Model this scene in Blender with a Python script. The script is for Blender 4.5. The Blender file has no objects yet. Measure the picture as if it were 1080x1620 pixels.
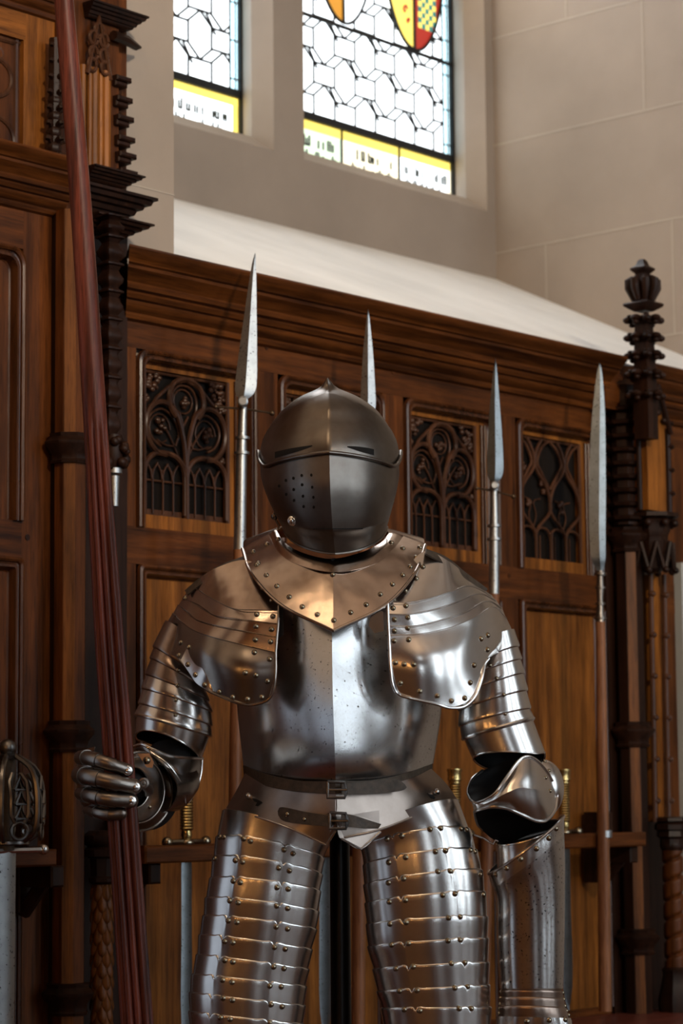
import bpy, bmesh, math, random
from mathutils import Vector, Matrix
from mathutils.bvhtree import BVHTree
random.seed(7)
C = bpy.context.scene.collection
sc = bpy.context.scene
PI = math.pi
# ------------------------------------------------------------------ camera, world, light, exposure
F = 3825.0; TH = math.radians(6.78); RO = math.radians(-0.52); AL = math.radians(41.44)
fwd = Vector((0, math.cos(TH), math.sin(TH))); up0 = Vector((0, -math.sin(TH), math.cos(TH))); r0 = Vector((1, 0, 0))
cr = math.cos(RO) * r0 + math.sin(RO) * up0; cu = -math.sin(RO) * r0 + math.cos(RO) * up0
CAM = Vector((0, 0, 1.6))
cam = bpy.data.cameras.new('camera'); camo = bpy.data.objects.new('camera', cam); C.objects.link(camo)
cam.sensor_fit = 'HORIZONTAL'; cam.sensor_width = 24.0; cam.lens = 24.0 * F / 1080.0
m = Matrix((cr, cu, -fwd)).transposed().to_4x4(); m.translation = CAM; camo.matrix_world = m
cam.dof.use_dof = True; cam.dof.focus_distance = 4.36; cam.dof.aperture_fstop = 7.0
cam.clip_end = 60
sc.camera = camo
sc.view_settings.view_transform = 'Standard'; sc.view_settings.look = 'None'
sc.view_settings.gamma = 1.0; sc.view_settings.use_curve_mapping = False
sc.view_settings.exposure = 0.0
w = bpy.data.worlds.new('world'); sc.world = w; w.use_nodes = True
w.node_tree.nodes['Background'].inputs[0].default_value = (0.75, 0.85, 1, 1)
w.node_tree.nodes['Background'].inputs[1].default_value = 0.6
HALL_WINDOW = 6.5      # brightness of the daylit windows in the opposite wall
BACK_WINDOW = 3.0       # brightness of the leaded windows above the panelling
LAMP_POWER = 38.0      # warm lamps on the left end wall
ADDED_CHANDELIER = 130.0  # glow of the added ring of bulbs, meant for gorget glints
SUNNY_WINDOW = 400.0    # the high window that catches the sun, behind the viewer
UPPER_GLASS = 11.0      # unseen upper panes, set brighter than the visible ones to whiten the sill

def area(name, loc, target, sx, sy, power, col):
    l = bpy.data.lights.new(name, 'AREA'); l.shape = 'RECTANGLE'; l.size = sx; l.size_y = sy
    l.energy = power; l.color = col
    o = bpy.data.objects.new(name, l); C.objects.link(o); o.location = loc
    o.rotation_euler = (Vector(target) - Vector(loc)).to_track_quat('-Z', 'Y').to_euler()
    return o

# ------------------------------------------------------------------ frames
U = Vector((math.sin(AL), math.cos(AL), 0)); N = Vector((math.cos(AL), -math.sin(AL), 0)); Z = Vector((0, 0, 1))
def ray(px, py): return fwd + cr * ((px - 540) / F) - cu * ((py - 810) / F)
_d = ray(215, 1265); P0 = CAM + _d * (5.5 / _d.y); P0.z = 0
def W(s, h, m=0.0): return P0 + U * s + N * m + Z * h          # wall frame: along, up, out
def wp(px, py, m=0.0):                                           # where a sight line meets the plane m
    d = ray(px, py); t = ((P0 - CAM).dot(N) + m) / d.dot(N); p = CAM + d * t
    return (p - P0).dot(U), p.z
ARM = 4.45
def A(px, py, d=0.0):                                            # a point in the plane of the armour, d metres behind it
    q = ray(px, py); return CAM + q * ((ARM + d) / q.y)
PX = ARM / F

# ------------------------------------------------------------------ materials
def newmat(name):
    mt = bpy.data.materials.new(name); mt.use_nodes = True
    nt = mt.node_tree; return mt, nt, nt.nodes['Principled BSDF']
def node(nt, t, **kw):
    n = nt.nodes.new(t)
    for k, v in kw.items():
        if hasattr(n, k): setattr(n, k, v)
        else: n.inputs[k].default_value = v
    return n
def ramp(nt, fac, stops):
    r = nt.nodes.new('ShaderNodeValToRGB'); e = r.color_ramp.elements
    while len(e) < len(stops): e.new(0.5)
    for i, (p, c) in enumerate(stops): e[i].position = p; e[i].color = (*c, 1)
    nt.links.new(fac, r.inputs[0]); return r.outputs[0]
def coords(nt, scale=(1, 1, 1), rot=(0, 0, 0)):
    tc = nt.nodes.new('ShaderNodeTexCoord'); mp = nt.nodes.new('ShaderNodeMapping')
    mp.inputs['Scale'].default_value = scale; mp.inputs['Rotation'].default_value = rot
    mp0 = nt.nodes.new('ShaderNodeMapping'); mp0.inputs['Rotation'].default_value = rot; mp.inputs['Rotation'].default_value = (0, 0, 0)
    nt.links.new(tc.outputs['Object'], mp0.inputs[0]); nt.links.new(mp0.outputs[0], mp.inputs[0]); return mp.outputs[0]
def noise(nt, vec, scale, detail=4, rough=.55):
    n = nt.nodes.new('ShaderNodeTexNoise'); n.inputs['Scale'].default_value = scale
    n.inputs['Detail'].default_value = detail; n.inputs['Roughness'].default_value = rough
    nt.links.new(vec, n.inputs['Vector']); return n.outputs['Fac']
def bump(nt, b, h, strength, dist=.002):
    n = nt.nodes.new('ShaderNodeBump'); n.inputs['Strength'].default_value = strength; n.inputs['Distance'].default_value = dist
    nt.links.new(h, n.inputs['Height']); nt.links.new(n.outputs[0], b.inputs['Normal'])
def mix(nt, a, b, fac, mode='MIX'):
    n = nt.nodes.new('ShaderNodeMix'); n.data_type = 'RGBA'; n.blend_type = mode
    for s, v in ((6, a), (7, b), (0, fac)):
        if isinstance(v, (tuple, float, int)): n.inputs[s].default_value = v if not isinstance(v, tuple) else (*v, 1)
        else: nt.links.new(v, n.inputs[s])
    return n.outputs[2]
def wood(name, dark, light, horiz=False, rough=.38, k=1.0):
    mt, nt, b = newmat(name)
    sca = (1.6, 26, 26) if horiz else (26, 26, 1.6)
    rot = (0, 0, -(PI / 2 - AL)) if horiz else (0, 0, 0)
    v = coords(nt, sca, rot)
    n1 = noise(nt, v, 1.4 * k, 6, .62); n2 = noise(nt, v, 9 * k, 3, .6)
    v2 = coords(nt, (1, 1, 1)); n3 = noise(nt, v2, 3.0, 3)
    c = ramp(nt, n1, [(.3, dark), (.7, light)])
    c = mix(nt, c, ramp(nt, n3, [(.3, (.45, .42, .4)), (.7, (1.1, 1.05, 1))]), .8, 'MULTIPLY')
    c = mix(nt, c, ramp(nt, n2, [(.35, (.45, .4, .38)), (.5, (1, 1, 1))]), .6, 'MULTIPLY')
    nt.links.new(c, b.inputs['Base Color'])
    rr = nt.nodes.new('ShaderNodeMapRange'); rr.inputs[3].default_value = rough - .1; rr.inputs[4].default_value = rough + .18
    nt.links.new(n3, rr.inputs[0]); nt.links.new(rr.outputs[0], b.inputs['Roughness'])
    bump(nt, b, n2, .25, .001); b.inputs['Specular IOR Level'].default_value = .2 if rough > .25 else .5
    return mt
def metal(name, col, tint, rough=.16, wav=.35, pit=.0, scale=9.0):
    mt, nt, b = newmat(name)
    v = coords(nt); n1 = noise(nt, v, scale, 2, .5); n2 = noise(nt, v, 34, 5, .6); n3 = noise(nt, v, 260, 3, .6)
    c = ramp(nt, n2, [(.2, tint), (.75, col)])
    if pit:
        c = mix(nt, c, (.03, .025, .02), ramp(nt, noise(nt, v, 210, 2, .5), [(.66 - pit * .05, (0, 0, 0)), (.72, (1, 1, 1))]), 'MIX')
    nt.links.new(c, b.inputs['Base Color']); b.inputs['Metallic'].default_value = 1
    rr = nt.nodes.new('ShaderNodeMapRange'); rr.inputs[3].default_value = rough - .03; rr.inputs[4].default_value = rough + .05
    nt.links.new(n1, rr.inputs[0]); nt.links.new(rr.outputs[0], b.inputs['Roughness'])
    b1 = nt.nodes.new('ShaderNodeBump'); b1.inputs['Strength'].default_value = wav; b1.inputs['Distance'].default_value = .006
    nt.links.new(n1, b1.inputs['Height'])
    b2 = nt.nodes.new('ShaderNodeBump'); b2.inputs['Strength'].default_value = .06; b2.inputs['Distance'].default_value = .0006
    nt.links.new(n3, b2.inputs['Height']); nt.links.new(b1.outputs[0], b2.inputs['Normal']); nt.links.new(b2.outputs[0], b.inputs['Normal'])
    return mt
def plain(name, col, rough=.6, metallic=0.0, nscale=20, var=.25, bmp=.15, emit=None):
    mt, nt, b = newmat(name)
    v = coords(nt); n = noise(nt, v, nscale, 4)
    lo = tuple(x * (1 - var) for x in col); hi = tuple(min(1, x * (1 + var)) for x in col)
    nt.links.new(ramp(nt, n, [(.3, lo), (.7, hi)]), b.inputs['Base Color'])
    b.inputs['Roughness'].default_value = rough; b.inputs['Metallic'].default_value = metallic
    if bmp: bump(nt, b, n, bmp, .002)
    if emit: b.inputs['Emission Color'].default_value = (*emit[0], 1); b.inputs['Emission Strength'].default_value = emit[1]
    return mt
def glassy(name, col, strength):
    mt, nt, b = newmat(name)
    v = coords(nt); n = noise(nt, v, 9, 3)
    c = ramp(nt, n, [(.3, tuple(x * .86 for x in col)), (.7, col)])
    b.inputs['Base Color'].default_value = (*[x * .4 for x in col], 1); b.inputs['Roughness'].default_value = .15
    nt.links.new(c, b.inputs['Emission Color']); b.inputs['Emission Strength'].default_value = strength
    return mt

OAKV = wood('oak_upright', (.024, .0070, .0019), (.17, .052, .0105))
OAKH = wood('oak_lengthwise', (.025, .0074, .0020), (.18, .055, .0110), True)
OAKS = wood('oak_polished_moulding', (.022, .007, .002), (.13, .042, .012), rough=.24)
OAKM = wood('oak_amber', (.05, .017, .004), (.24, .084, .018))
OAKP = wood('oak_golden', (.09, .029, .005), (.40, .145, .025), rough=.4)
OAKPH = wood('oak_golden_lengthwise', (.09, .029, .005), (.40, .145, .025), True, rough=.4)
OAKD = wood('oak_carved_dark', (.009, .0035, .002), (.036, .013, .006), rough=.42)
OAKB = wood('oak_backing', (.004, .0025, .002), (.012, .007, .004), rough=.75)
LANCEW = wood('lance_wood', (.03, .009, .007), (.23, .055, .032), rough=.36, k=1.5)
SHAFTW = wood('shaft_wood', (.16, .06, .028), (.42, .19, .09), rough=.33)
LEDGEW = wood('ledge_wood', (.12, .03, .02), (.24, .07, .05), True, rough=.3)
STEEL = metal('polished_steel', (.76, .74, .72), (.66, .635, .61), .22, .14, 0, 6)
STEELB = metal('breastplate_steel', (.64, .65, .66), (.56, .56, .56), .23, .06, .15, 4)
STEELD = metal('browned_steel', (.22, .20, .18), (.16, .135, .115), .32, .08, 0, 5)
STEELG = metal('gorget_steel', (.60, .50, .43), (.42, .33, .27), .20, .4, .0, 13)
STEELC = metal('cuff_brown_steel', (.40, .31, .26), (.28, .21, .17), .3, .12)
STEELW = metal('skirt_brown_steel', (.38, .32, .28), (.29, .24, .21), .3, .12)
STEELV = metal('vambrace_steel', (.68, .67, .66), (.55, .53, .51), .20, .06, .9, 7)
SPEARM = metal('spear_steel', (.44, .46, .47), (.30, .31, .32), .38, .1, .5)
BLADEM = metal('grey_blade_steel', (.24, .27, .29), (.17, .19, .20), .36, .1, .5)
RIVET = metal('rivet_metal', (.42, .36, .26), (.25, .21, .15), .22, .05)
BRASS = metal('brass', (.75, .58, .26), (.45, .33, .13), .25, .3, 0, 60)
DARKM = plain('black_iron', (.012, .012, .013), .35, .6, 30, .3, .1)
HOLE = plain('dark_opening', (.002, .002, .002), .9, 0, 30, .1, 0)
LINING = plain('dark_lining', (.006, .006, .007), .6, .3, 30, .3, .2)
LEATHER = plain('brown_leather', (.065, .046, .030), .55, 0, 90, .35, .5)
BRONZEW = plain('bronze_wire', (.11, .07, .04), .4, .8, 40, .3, .1)

def stone(name, col):
    mt, nt, b = newmat(name)
    v = coords(nt); n = noise(nt, v, 2.2, 5); n2 = noise(nt, v, 45, 4)
    c = ramp(nt, n, [(.3, tuple(x * .84 for x in col)), (.7, tuple(x * 1.06 for x in col))])
    nt.links.new(c, b.inputs['Base Color']); b.inputs['Roughness'].default_value = .72
    bump(nt, b, n2, .12, .002); return mt
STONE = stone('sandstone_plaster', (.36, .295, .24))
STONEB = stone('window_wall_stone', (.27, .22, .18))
SILL = stone('white_sill', (.80, .79, .76))
GREYST = stone('grey_carved_stone', (.42, .42, .39))
JOINT = stone('mortar', (.44, .375, .31))
PLAS = stone('hall_plaster', (.42, .36, .30))

# ------------------------------------------------------------------ mesh builder
class MB:
    def __init__(s): s.v = []; s.f = []; s.sm = []
    def add(s, verts, faces, smooth=True):
        k = len(s.v); s.v += [Vector(p) for p in verts]
        for f in faces: s.f.append(tuple(i + k for i in f)); s.sm.append(smooth)
    def grid(s, rows, close=False, smooth=True):
        nv, nu = len(rows), len(rows[0]); vs = [p for r in rows for p in r]; fs = []
        for j in range(nv - 1):
            for i in range(nu if close else nu - 1):
                a = j * nu + i; b_ = j * nu + (i + 1) % nu; fs.append((a, b_, b_ + nu, a + nu))
        s.add(vs, fs, smooth)
    def quad(s, a, b, c, d): s.add([a, b, c, d], [(0, 1, 2, 3)], False)
    def cap(s, ring, smooth=False):
        c = sum(ring, Vector()) / len(ring); n = len(ring)
        s.add(list(ring) + [c], [(i, (i + 1) % n, n) for i in range(n)], smooth)
    def box(s, fr, a0, a1, b0, b1, c0, c1, bev=0.0):                # fr maps (a,b,c) to a point
        if bev <= 0:
            P = [fr(a, b, c) for c in (c0, c1) for b in (b0, b1) for a in (a0, a1)]
            s.add(P, [(0, 1, 3, 2), (4, 6, 7, 5), (0, 4, 5, 1), (2, 3, 7, 6), (0, 2, 6, 4), (1, 5, 7, 3)], False)
        else:
            e = bev; R = []
            for (k, c) in ((e, c0), (0, c0 + e), (0, c1 - e), (e, c1)):
                R.append([fr(a0 + k, b0 + k, c), fr(a1 - k, b0 + k, c), fr(a1 - k, b1 - k, c), fr(a0 + k, b1 - k, c)])
            s.grid(R, True, False); s.add(R[0], [(0, 1, 2, 3)], False); s.add(R[-1], [(0, 1, 2, 3)], False)
    def tube(s, pts, r, seg=8, cap=True, up=None, flat=1.0, close=False):
        pts = [Vector(p) for p in pts]; n = len(pts); rows = []; side = None
        for i, p in enumerate(pts):
            if close: t = pts[(i + 1) % n] - pts[i - 1]
            else: t = pts[min(i + 1, n - 1)] - pts[max(i - 1, 0)]
            if t.length < 1e-9: t = Vector((0, 0, 1))
            t.normalize()
            if side is None:
                ref = up or (Vector((0, 1, 0)) if abs(t.y) < .9 else Vector((1, 0, 0)))
                side = t.cross(ref)
            else: side = side - t * side.dot(t)
            side.normalize(); o = side.cross(t)
            rr = r(i / (n - 1)) if callable(r) else (r[i] if isinstance(r, (list, tuple)) else r)
            rows.append([p + (side * math.cos(a) + o * math.sin(a) * flat) * rr for a in [2 * PI * k / seg for k in range(seg)]])
        if close: rows.append(rows[0])
        s.grid(rows, True)
        if cap and not close: s.cap(rows[0]); s.cap(rows[-1])
    def lathe(s, base, axis, prof, seg=24, xdir=None, fn=None, smooth=True, endcap=True):   # prof: (height, radius)
        axis = Vector(axis).normalized(); x = (xdir or (Vector((1, 0, 0)) if abs(axis.x) < .9 else Vector((0, 1, 0))))
        x = (x - axis * x.dot(axis)).normalized(); y = axis.cross(x); rows = []
        for (h, r) in prof:
            row = []
            for k in range(seg):
                a = 2 * PI * k / seg; rr = fn(a, h, r) if fn else r
                row.append(Vector(base) + axis * h + (x * math.cos(a) + y * math.sin(a)) * rr)
            rows.append(row)
        s.grid(rows, True, smooth)
        if endcap: s.cap(rows[0]); s.cap(rows[-1])
    def ball(s, c, r, seg=12, rings=7, sq=(1, 1, 1)):
        rows = []
        for j in range(rings + 1):
            t = -PI / 2 + PI * j / rings
            rows.append([Vector(c) + Vector((math.cos(a) * math.cos(t) * r * sq[0], math.sin(a) * math.cos(t) * r * sq[1], math.sin(t) * r * sq[2])) for a in [2 * PI * k / seg for k in range(seg)]])
        s.grid(rows, True)
    def build(s, name, mat, parent=None, solid=0.0, base=None, orient=False, sharp=40, weld=False):
        me = bpy.data.meshes.new(name)
        off = world_loc(parent) if parent else Vector(base) if base is not None else Vector()
        me.from_pydata([p - off for p in s.v], [], s.f)
        me.polygons.foreach_set('use_smooth', s.sm)
        me.materials.append(mat)
        if weld:
            bm = bmesh.new(); bm.from_mesh(me); bmesh.ops.remove_doubles(bm, verts=bm.verts, dist=2e-5); bm.to_mesh(me); bm.free()
        o = bpy.data.objects.new(name, me); C.objects.link(o)
        if orient:
            q = sum((p.normal.y * p.area for p in me.polygons))
            if q > 0: me.flip_normals()
        me.update()
        if sharp and hasattr(me, 'set_sharp_from_angle'): me.set_sharp_from_angle(angle=math.radians(sharp))
        if parent: o.parent = parent
        else: o.location = off
        if solid:
            md = o.modifiers.new('thickness', 'SOLIDIFY'); md.thickness = solid; md.offset = -1; md.use_rim = True
            es = o.modifiers.new('crisp_edges', 'EDGE_SPLIT'); es.split_angle = math.radians(45)
        return o
def world_loc(o):
    v = Vector()
    while o: v += o.location; o = o.parent
    return v
def thing(name, label, cat, base, group=None):
    o = bpy.data.objects.new(name, None); C.objects.link(o); o.location = base; o.empty_display_size = .05
    o['label'] = label; o['category'] = cat
    if group: o['group'] = group
    return o
def tag(o, label, cat, group=None):
    o['label'] = label; o['category'] = cat
    if group: o['group'] = group
    return o
def struct(o): o['kind'] = 'structure'; return o

def cr1(p, t):                                                   # Catmull-Rom through p at t in 0..1
    n = len(p) - 1
    if n == 0: return p[0]
    x = min(max(t, 0), 1) * n; i = min(int(x), n - 1); f = x - i
    a = p[i]; b = p[i + 1]; m0 = (b - p[i - 1]) * .5 if i > 0 else (b - a); m1 = (p[i + 2] - a) * .5 if i + 2 <= n else (b - a)
    return a * (2 * f**3 - 3 * f * f + 1) + m0 * (f**3 - 2 * f * f + f) + b * (3 * f * f - 2 * f**3) + m1 * (f**3 - f * f)
def patch(mb, rows, nu=24, nv=16, close=False):                  # rows of (px, py, depth) control points
    R = [[Vector(p) for p in r] for r in rows]
    G = [[cr1(r, i / nu) for i in range(nu + 1)] for r in R]
    out = []
    for j in range(nv + 1):
        out.append([(lambda q: A(q.x, q.y, q.z))(cr1([g[i] for g in G], j / nv)) for i in range(nu + 1)])
    mb.grid(out); return out
def smooth_path(pts, n=24, f=None):
    P = [Vector(p) for p in pts]
    f = f or (lambda q: q)
    return [f(cr1(P, i / n)) for i in range(n + 1)]
AP = lambda q: A(q.x, q.y, q.z)
# ------------------------------------------------------------------ the hall: floor, ceiling, walls, windows
CEIL = 9.2; S0, S1, M1 = -9.5, 7.0, 10.0
mb = MB(); mb.quad(W(S0, 0, -2), W(S1, 0, -2), W(S1, 0, M1), W(S0, 0, M1)); floor = struct(mb.build('floor', wood('floor_boards', (.06, .025, .012), (.16, .07, .03), True)))
mb = MB(); mb.quad(W(S0, CEIL, -2), W(S1, CEIL, -2), W(S1, CEIL, M1), W(S0, CEIL, M1)); ceil = struct(mb.build('ceiling', plain('ceiling_plaster', (.62, .50, .40), .8, 0, 3, .12, 0)))
mb = MB()
for k in range(9):
    s = S0 + 1 + k * 1.9
    mb.box(W, s, s + .25, CEIL - .35, CEIL, 0, M1)
mb.build('beam', OAKV, ceil)

def wall_with_holes(mb, fr, a0, a1, b0, b1, holes, c=0.0):       # rectangles cut out of a plane wall; holes sorted by a, not overlapping
    x = a0
    for (p, q, r, t) in holes:
        mb.quad(fr(x, b0, c), fr(p, b0, c), fr(p, b1, c), fr(x, b1, c))
        mb.quad(fr(p, b0, c), fr(q, b0, c), fr(q, r, c), fr(p, r, c)); mb.quad(fr(p, t, c), fr(q, t, c), fr(q, b1, c), fr(p, b1, c)); x = q
    mb.quad(fr(x, b0, c), fr(a1, b0, c), fr(a1, b1, c), fr(x, b1, c))
# opposite wall with tall daylit windows
holes = [(-6.9, -5.9, .7, 8.2), (-4.75, -3.85, 5.4, 6.3), (-1.75, -.65, .7, 8.2), (1.0, 2.1, .7, 8.2), (3.6, 4.7, .7, 8.2)]
mb = MB(); wall_with_holes(mb, W, S0, S1, 0, CEIL, holes, M1)
struct(mb.build('wall_opposite', PLAS))
mb = MB()                                                       # wainscot between the windows
for (a, b) in ((S0, -7.0), (-5.8, -1.8), (-.6, .95), (2.15, 3.55), (4.75, S1)):
    mb.box(W, a, b, 0, 2.2, M1 - .06, M1 + .02); mb.box(W, a, b, 2.15, 2.28, M1 - .14, M1)
    k = a + .1
    while k < b - .1: mb.box(W, k, k + .08, .1, 2.15, M1 - .09, M1 - .05); k += .6
struct(mb.build('trim_4', OAKV))
mb = MB()                                                       # added unseen gallery whose parapet shades the lower panelling from the sunny window
GS = -5.2; mb.box(W, GS, -2.0, 2.95, 3.15, 6.0, M1); mb.box(W, GS, -2.0, 3.15, 4.24, 6.0, 6.08); mb.box(W, GS, -2.0, 4.22, 4.30, 5.95, 6.13); mb.box(W, GS, GS + .08, 3.15, 4.1, 6.0, M1); mb.box(W, -2.08, -2.0, 3.15, 4.1, 6.0, M1)
for k in range(2): mb.box(W, GS + .05 + k * 2.9, GS + .21 + k * 2.9, 0, 2.95, 6.05, 6.21)
struct(mb.build('shading_gallery', OAKV))
DAY = glassy('daylit_panes', (.80, .91, 1.0), HALL_WINDOW); SUNNY = glassy('sunlit_panes', (1.0, .84, .64), SUNNY_WINDOW)
for i, (a, b, c0, c1) in enumerate(holes):
    mb = MB()
    for (p, q, r, t) in ((a, a, c0, c1), (b, b, c0, c1)): mb.quad(W(p, r, M1), W(q, r, M1 + .3), W(q, t, M1 + .3), W(p, t, M1))
    mb.quad(W(a, c0, M1), W(b, c0, M1), W(b, c0, M1 + .3), W(a, c0, M1 + .3)); mb.quad(W(a, c1, M1), W(b, c1, M1), W(b, c1, M1 + .3), W(a, c1, M1 + .3))
    if i != 1: mb.box(W, (a + b) / 2 - .06, (a + b) / 2 + .06, c0, c1, M1 + .08, M1 + .24)
    for h in (c0 + (c1 - c0) * .33, c0 + (c1 - c0) * .66)[:2 if i != 1 else 0]: mb.box(W, a, b, h - .03, h + .03, M1 + .15, M1 + .24)
    fr = struct(mb.build('window_%d' % (i + 3), STONE))
    mb = MB(); mb.quad(W(a, c0, M1 + .25), W(b, c0, M1 + .25), W(b, c1, M1 + .25), W(a, c1, M1 + .25)); mb.build('pane', DAY if i != 1 else SUNNY, fr)
# end walls
mb = MB(); mb.quad(W(S0, 0, -2), W(S0, 0, M1), W(S0, CEIL, M1), W(S0, CEIL, -2)); struct(mb.build('wall_left', OAKV))
mb = MB(); mb.quad(W(S1, 0, -2), W(S1, 0, M1), W(S1, CEIL, M1), W(S1, CEIL, -2)); struct(mb.build('wall_right', PLAS))
# warm lamps on the left end wall
LAMPM = plain('lamp_glow', (1, .7, .4), .5, 0, 5, .05, 0, ((1.0, .50, .16), LAMP_POWER))
for i, (mm, hh) in enumerate(((2.0, 2.6), (4.2, 2.9), (6.6, 2.6))):
    t = thing('wall_lantern', 'warm glass lantern on an iron bracket on the left end wall, behind the viewer', 'lamp', W(S0 + .02, hh - .4, mm), 'warm lanterns on the end wall')
    mb = MB(); mb.tube([W(S0, hh - .4, mm), W(S0 + .25, hh - .4, mm), W(S0 + .3, hh - .3, mm)], .02); mb.lathe(W(S0 + .3, hh - .32, mm), Z, [(0, .12), (.03, .12), (.04, .02)], 8); mb.build('bracket', DARKM, t)
    mb = MB(); mb.lathe(W(S0 + .3, hh - .28, mm), Z, [(0, .06), (.05, .13), (.3, .15), (.42, .08)], 12); mb.build('glass_shade', LAMPM, t)

# added iron ring of warm bulbs, unseen, hung so it glints on the gorget
CH = Vector((-.75, 2.55, 4.9))
t = thing('added_chandelier', 'added black iron ring with eight warm bulbs, unseen, hung for glints on the collar', 'added_chandelier', CH)
mb = MB(); mb.tube([CH + Vector((.42 * math.cos(a), .42 * math.sin(a), 0)) for a in [2 * PI * k / 40 for k in range(41)]], .016, 8)
mb.tube([CH + Z * .5, Vector((CH.x, CH.y, CEIL))], .012, 6)
for k in range(4): mb.tube([CH + Vector((.42 * math.cos(k * PI / 2), .42 * math.sin(k * PI / 2), 0)), CH + Z * .5], .008, 6)
mb.build('ring', DARKM, t)
BULB = plain('bulb_glow', (1, .8, .5), .5, 0, 5, .05, 0, ((1.0, .70, .42), ADDED_CHANDELIER))
for k in range(8):
    a = k * PI / 4 + .2; mb = MB(); mb.ball(CH + Vector((.42 * math.cos(a), .42 * math.sin(a), .07)), .038, 12, 8, (1, 1, 1.5)); mb.build('bulb', BULB, t)
# ---- stone bay above the panelling: front face, jambs, sloping sill, window wall
RS = 2.917; WM = -1.2; LS = .141; RH = 3.44
mb = MB()
mb.quad(W(S0, 2.6, -.02), W(LS, 2.6, -.02), W(LS, CEIL, -.02), W(S0, CEIL, -.02))
mb.quad(W(LS, 2.6, -.02), W(LS, 2.6, WM - .02), W(LS, CEIL, WM - .02), W(LS, CEIL, -.02))
mb.quad(W(RS, 2.6, -.02), W(S1, 2.6, -.02), W(S1, CEIL, -.02), W(RS, CEIL, -.02))
wb = struct(mb.build('wall_back', STONE))
mb = MB(); mb.quad(W(RS, 2.6, -.02), W(RS, 2.6, WM), W(RS, CEIL, WM), W(RS, CEIL, -.02)); struct(mb.build('wall_bay_right', STONE))
mb = MB()                                                         # fine joints of the ashlar on the return wall, and on the jamb
def jn(m0, m1, h): mb.box(W, RS - .0015, RS + .01, h - .0035, h + .0035, m0, m1)
hs = [3.0, 3.35, 3.44 + .005, 3.775, 4.23, 4.66, 5.1]
hs = [3.535, 3.93, 4.325, 4.72]
for h in hs: jn(-1.2, -.02, h)
jn(-1.2, -.02, 3.14)
for (mm, h0, h1) in ((-.55, 3.93, 4.325), (-.98, 3.14, 3.535), (-.87, 4.325, 4.72), (-.2, 3.535, 3.93), (-.45, 3.14, 3.535)): mb.box(W, RS - .0015, RS + .01, h0, h1, mm - .0035, mm + .0035)
for h in (3.52, 3.03, 4.0): mb.box(W, -.3, LS, h - .0015, h + .0015, -.021, -.0185)
mb.build('mortar_joint', JOINT, wb)['kind'] = 'stuff'
mb = MB(); n = 10
rows = []
for j in range(n + 1):
    t = j / n; rows.append([W(LS, 2.86 + (RH - 2.86) * t, WM * t), W(RS, 2.86 + (RH - 2.86) * t, WM * t)])
mb.grid(rows); struct(mb.build('trim_1', SILL))                  # the white sloping sill
# window wall
wtop = 6.2
W2o = (wp(481, 237, WM)[0], wp(770, 300, WM)[0]); W2b = wp(640, 297, WM)[1]
W1o = (.55, wp(433, 200, WM)[0]); W1b = W2b
mb = MB(); wall_with_holes(mb, W, LS, RS, 3.2, CEIL, [(W1o[0], W1o[1], W1b, wtop), (W2o[0], W2o[1], W2b, wtop)], WM)
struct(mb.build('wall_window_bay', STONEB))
LEAD = plain('lead_came', (.012, .013, .014), .6, .3, 30, .3, .1)
GW = glassy('clear_leaded_glass', (.90, .96, 1.0), BACK_WINDOW)
GU = glassy('boosted_upper_glass', (.95, .97, 1.0), UPPER_GLASS)
GB = glassy('pale_blue_glass', (.55, .82, .92), 3.4 * .8)
GY = glassy('yellow_glass', (1.0, .78, .16), 3.4 * .42)
GG = glassy('pale_green_glass', (.72, .88, .66), 3.4 * .5)
GR = glassy('red_glass', (.55, .045, .03), 3.4 * .22)
GO = glassy('amber_glass', (.85, .38, .05), 3.4 * .25)
GT = glassy('teal_glass', (.03, .27, .25), 3.4 * .3)
GC = glassy('cream_glass', (1.0, .93, .70), 3.4 * .6)
GI = plain('painted_lettering', (.05, .06, .05), .6, 0, 30, .2, 0)
MI = WM - .075; MG = WM - .17
def leaded(nm, so, bottom, inner_right_px, glass_right_px, mirrored=False):
    si0 = so[0] + .03; si1 = wp(inner_right_px[0], inner_right_px[1], MI)[0]
    sg0 = si0; sg1 = wp(glass_right_px[0], glass_right_px[1], MG)[0]
    bi = bottom + .055; tb = wtop
    f = MB()
    f.quad(W(so[1], bottom, WM), W(si1, bi, MI), W(si1, tb, MI), W(so[1], tb, WM)); f.quad(W(si1, bi, MI), W(sg1 + .01, bi, MG - .02), W(sg1 + .01, tb, MG - .02), W(si1, tb, MI))
    f.quad(W(so[0], bottom, WM), W(si0, bi, MI), W(si0, tb, MI), W(so[0], tb, WM)); f.quad(W(si0, bi, MI), W(sg0, bi, MG - .02), W(sg0, tb, MG - .02), W(si0, tb, MI))
    f.quad(W(so[0], bottom, WM), W(so[1], bottom, WM), W(si1, bi, MI), W(si0, bi, MI)); f.quad(W(si0, bi, MI), W(si1, bi, MI), W(sg1, bi, MG - .02), W(sg0, bi, MG - .02))
    f.quad(W(so[0], tb, WM), W(so[1], tb, WM), W(sg1, tb, MG - .02), W(sg0, tb, MG - .02))
    fr = struct(f.build(nm, STONE))
    return fr, sg0, sg1, bi, tb
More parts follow.
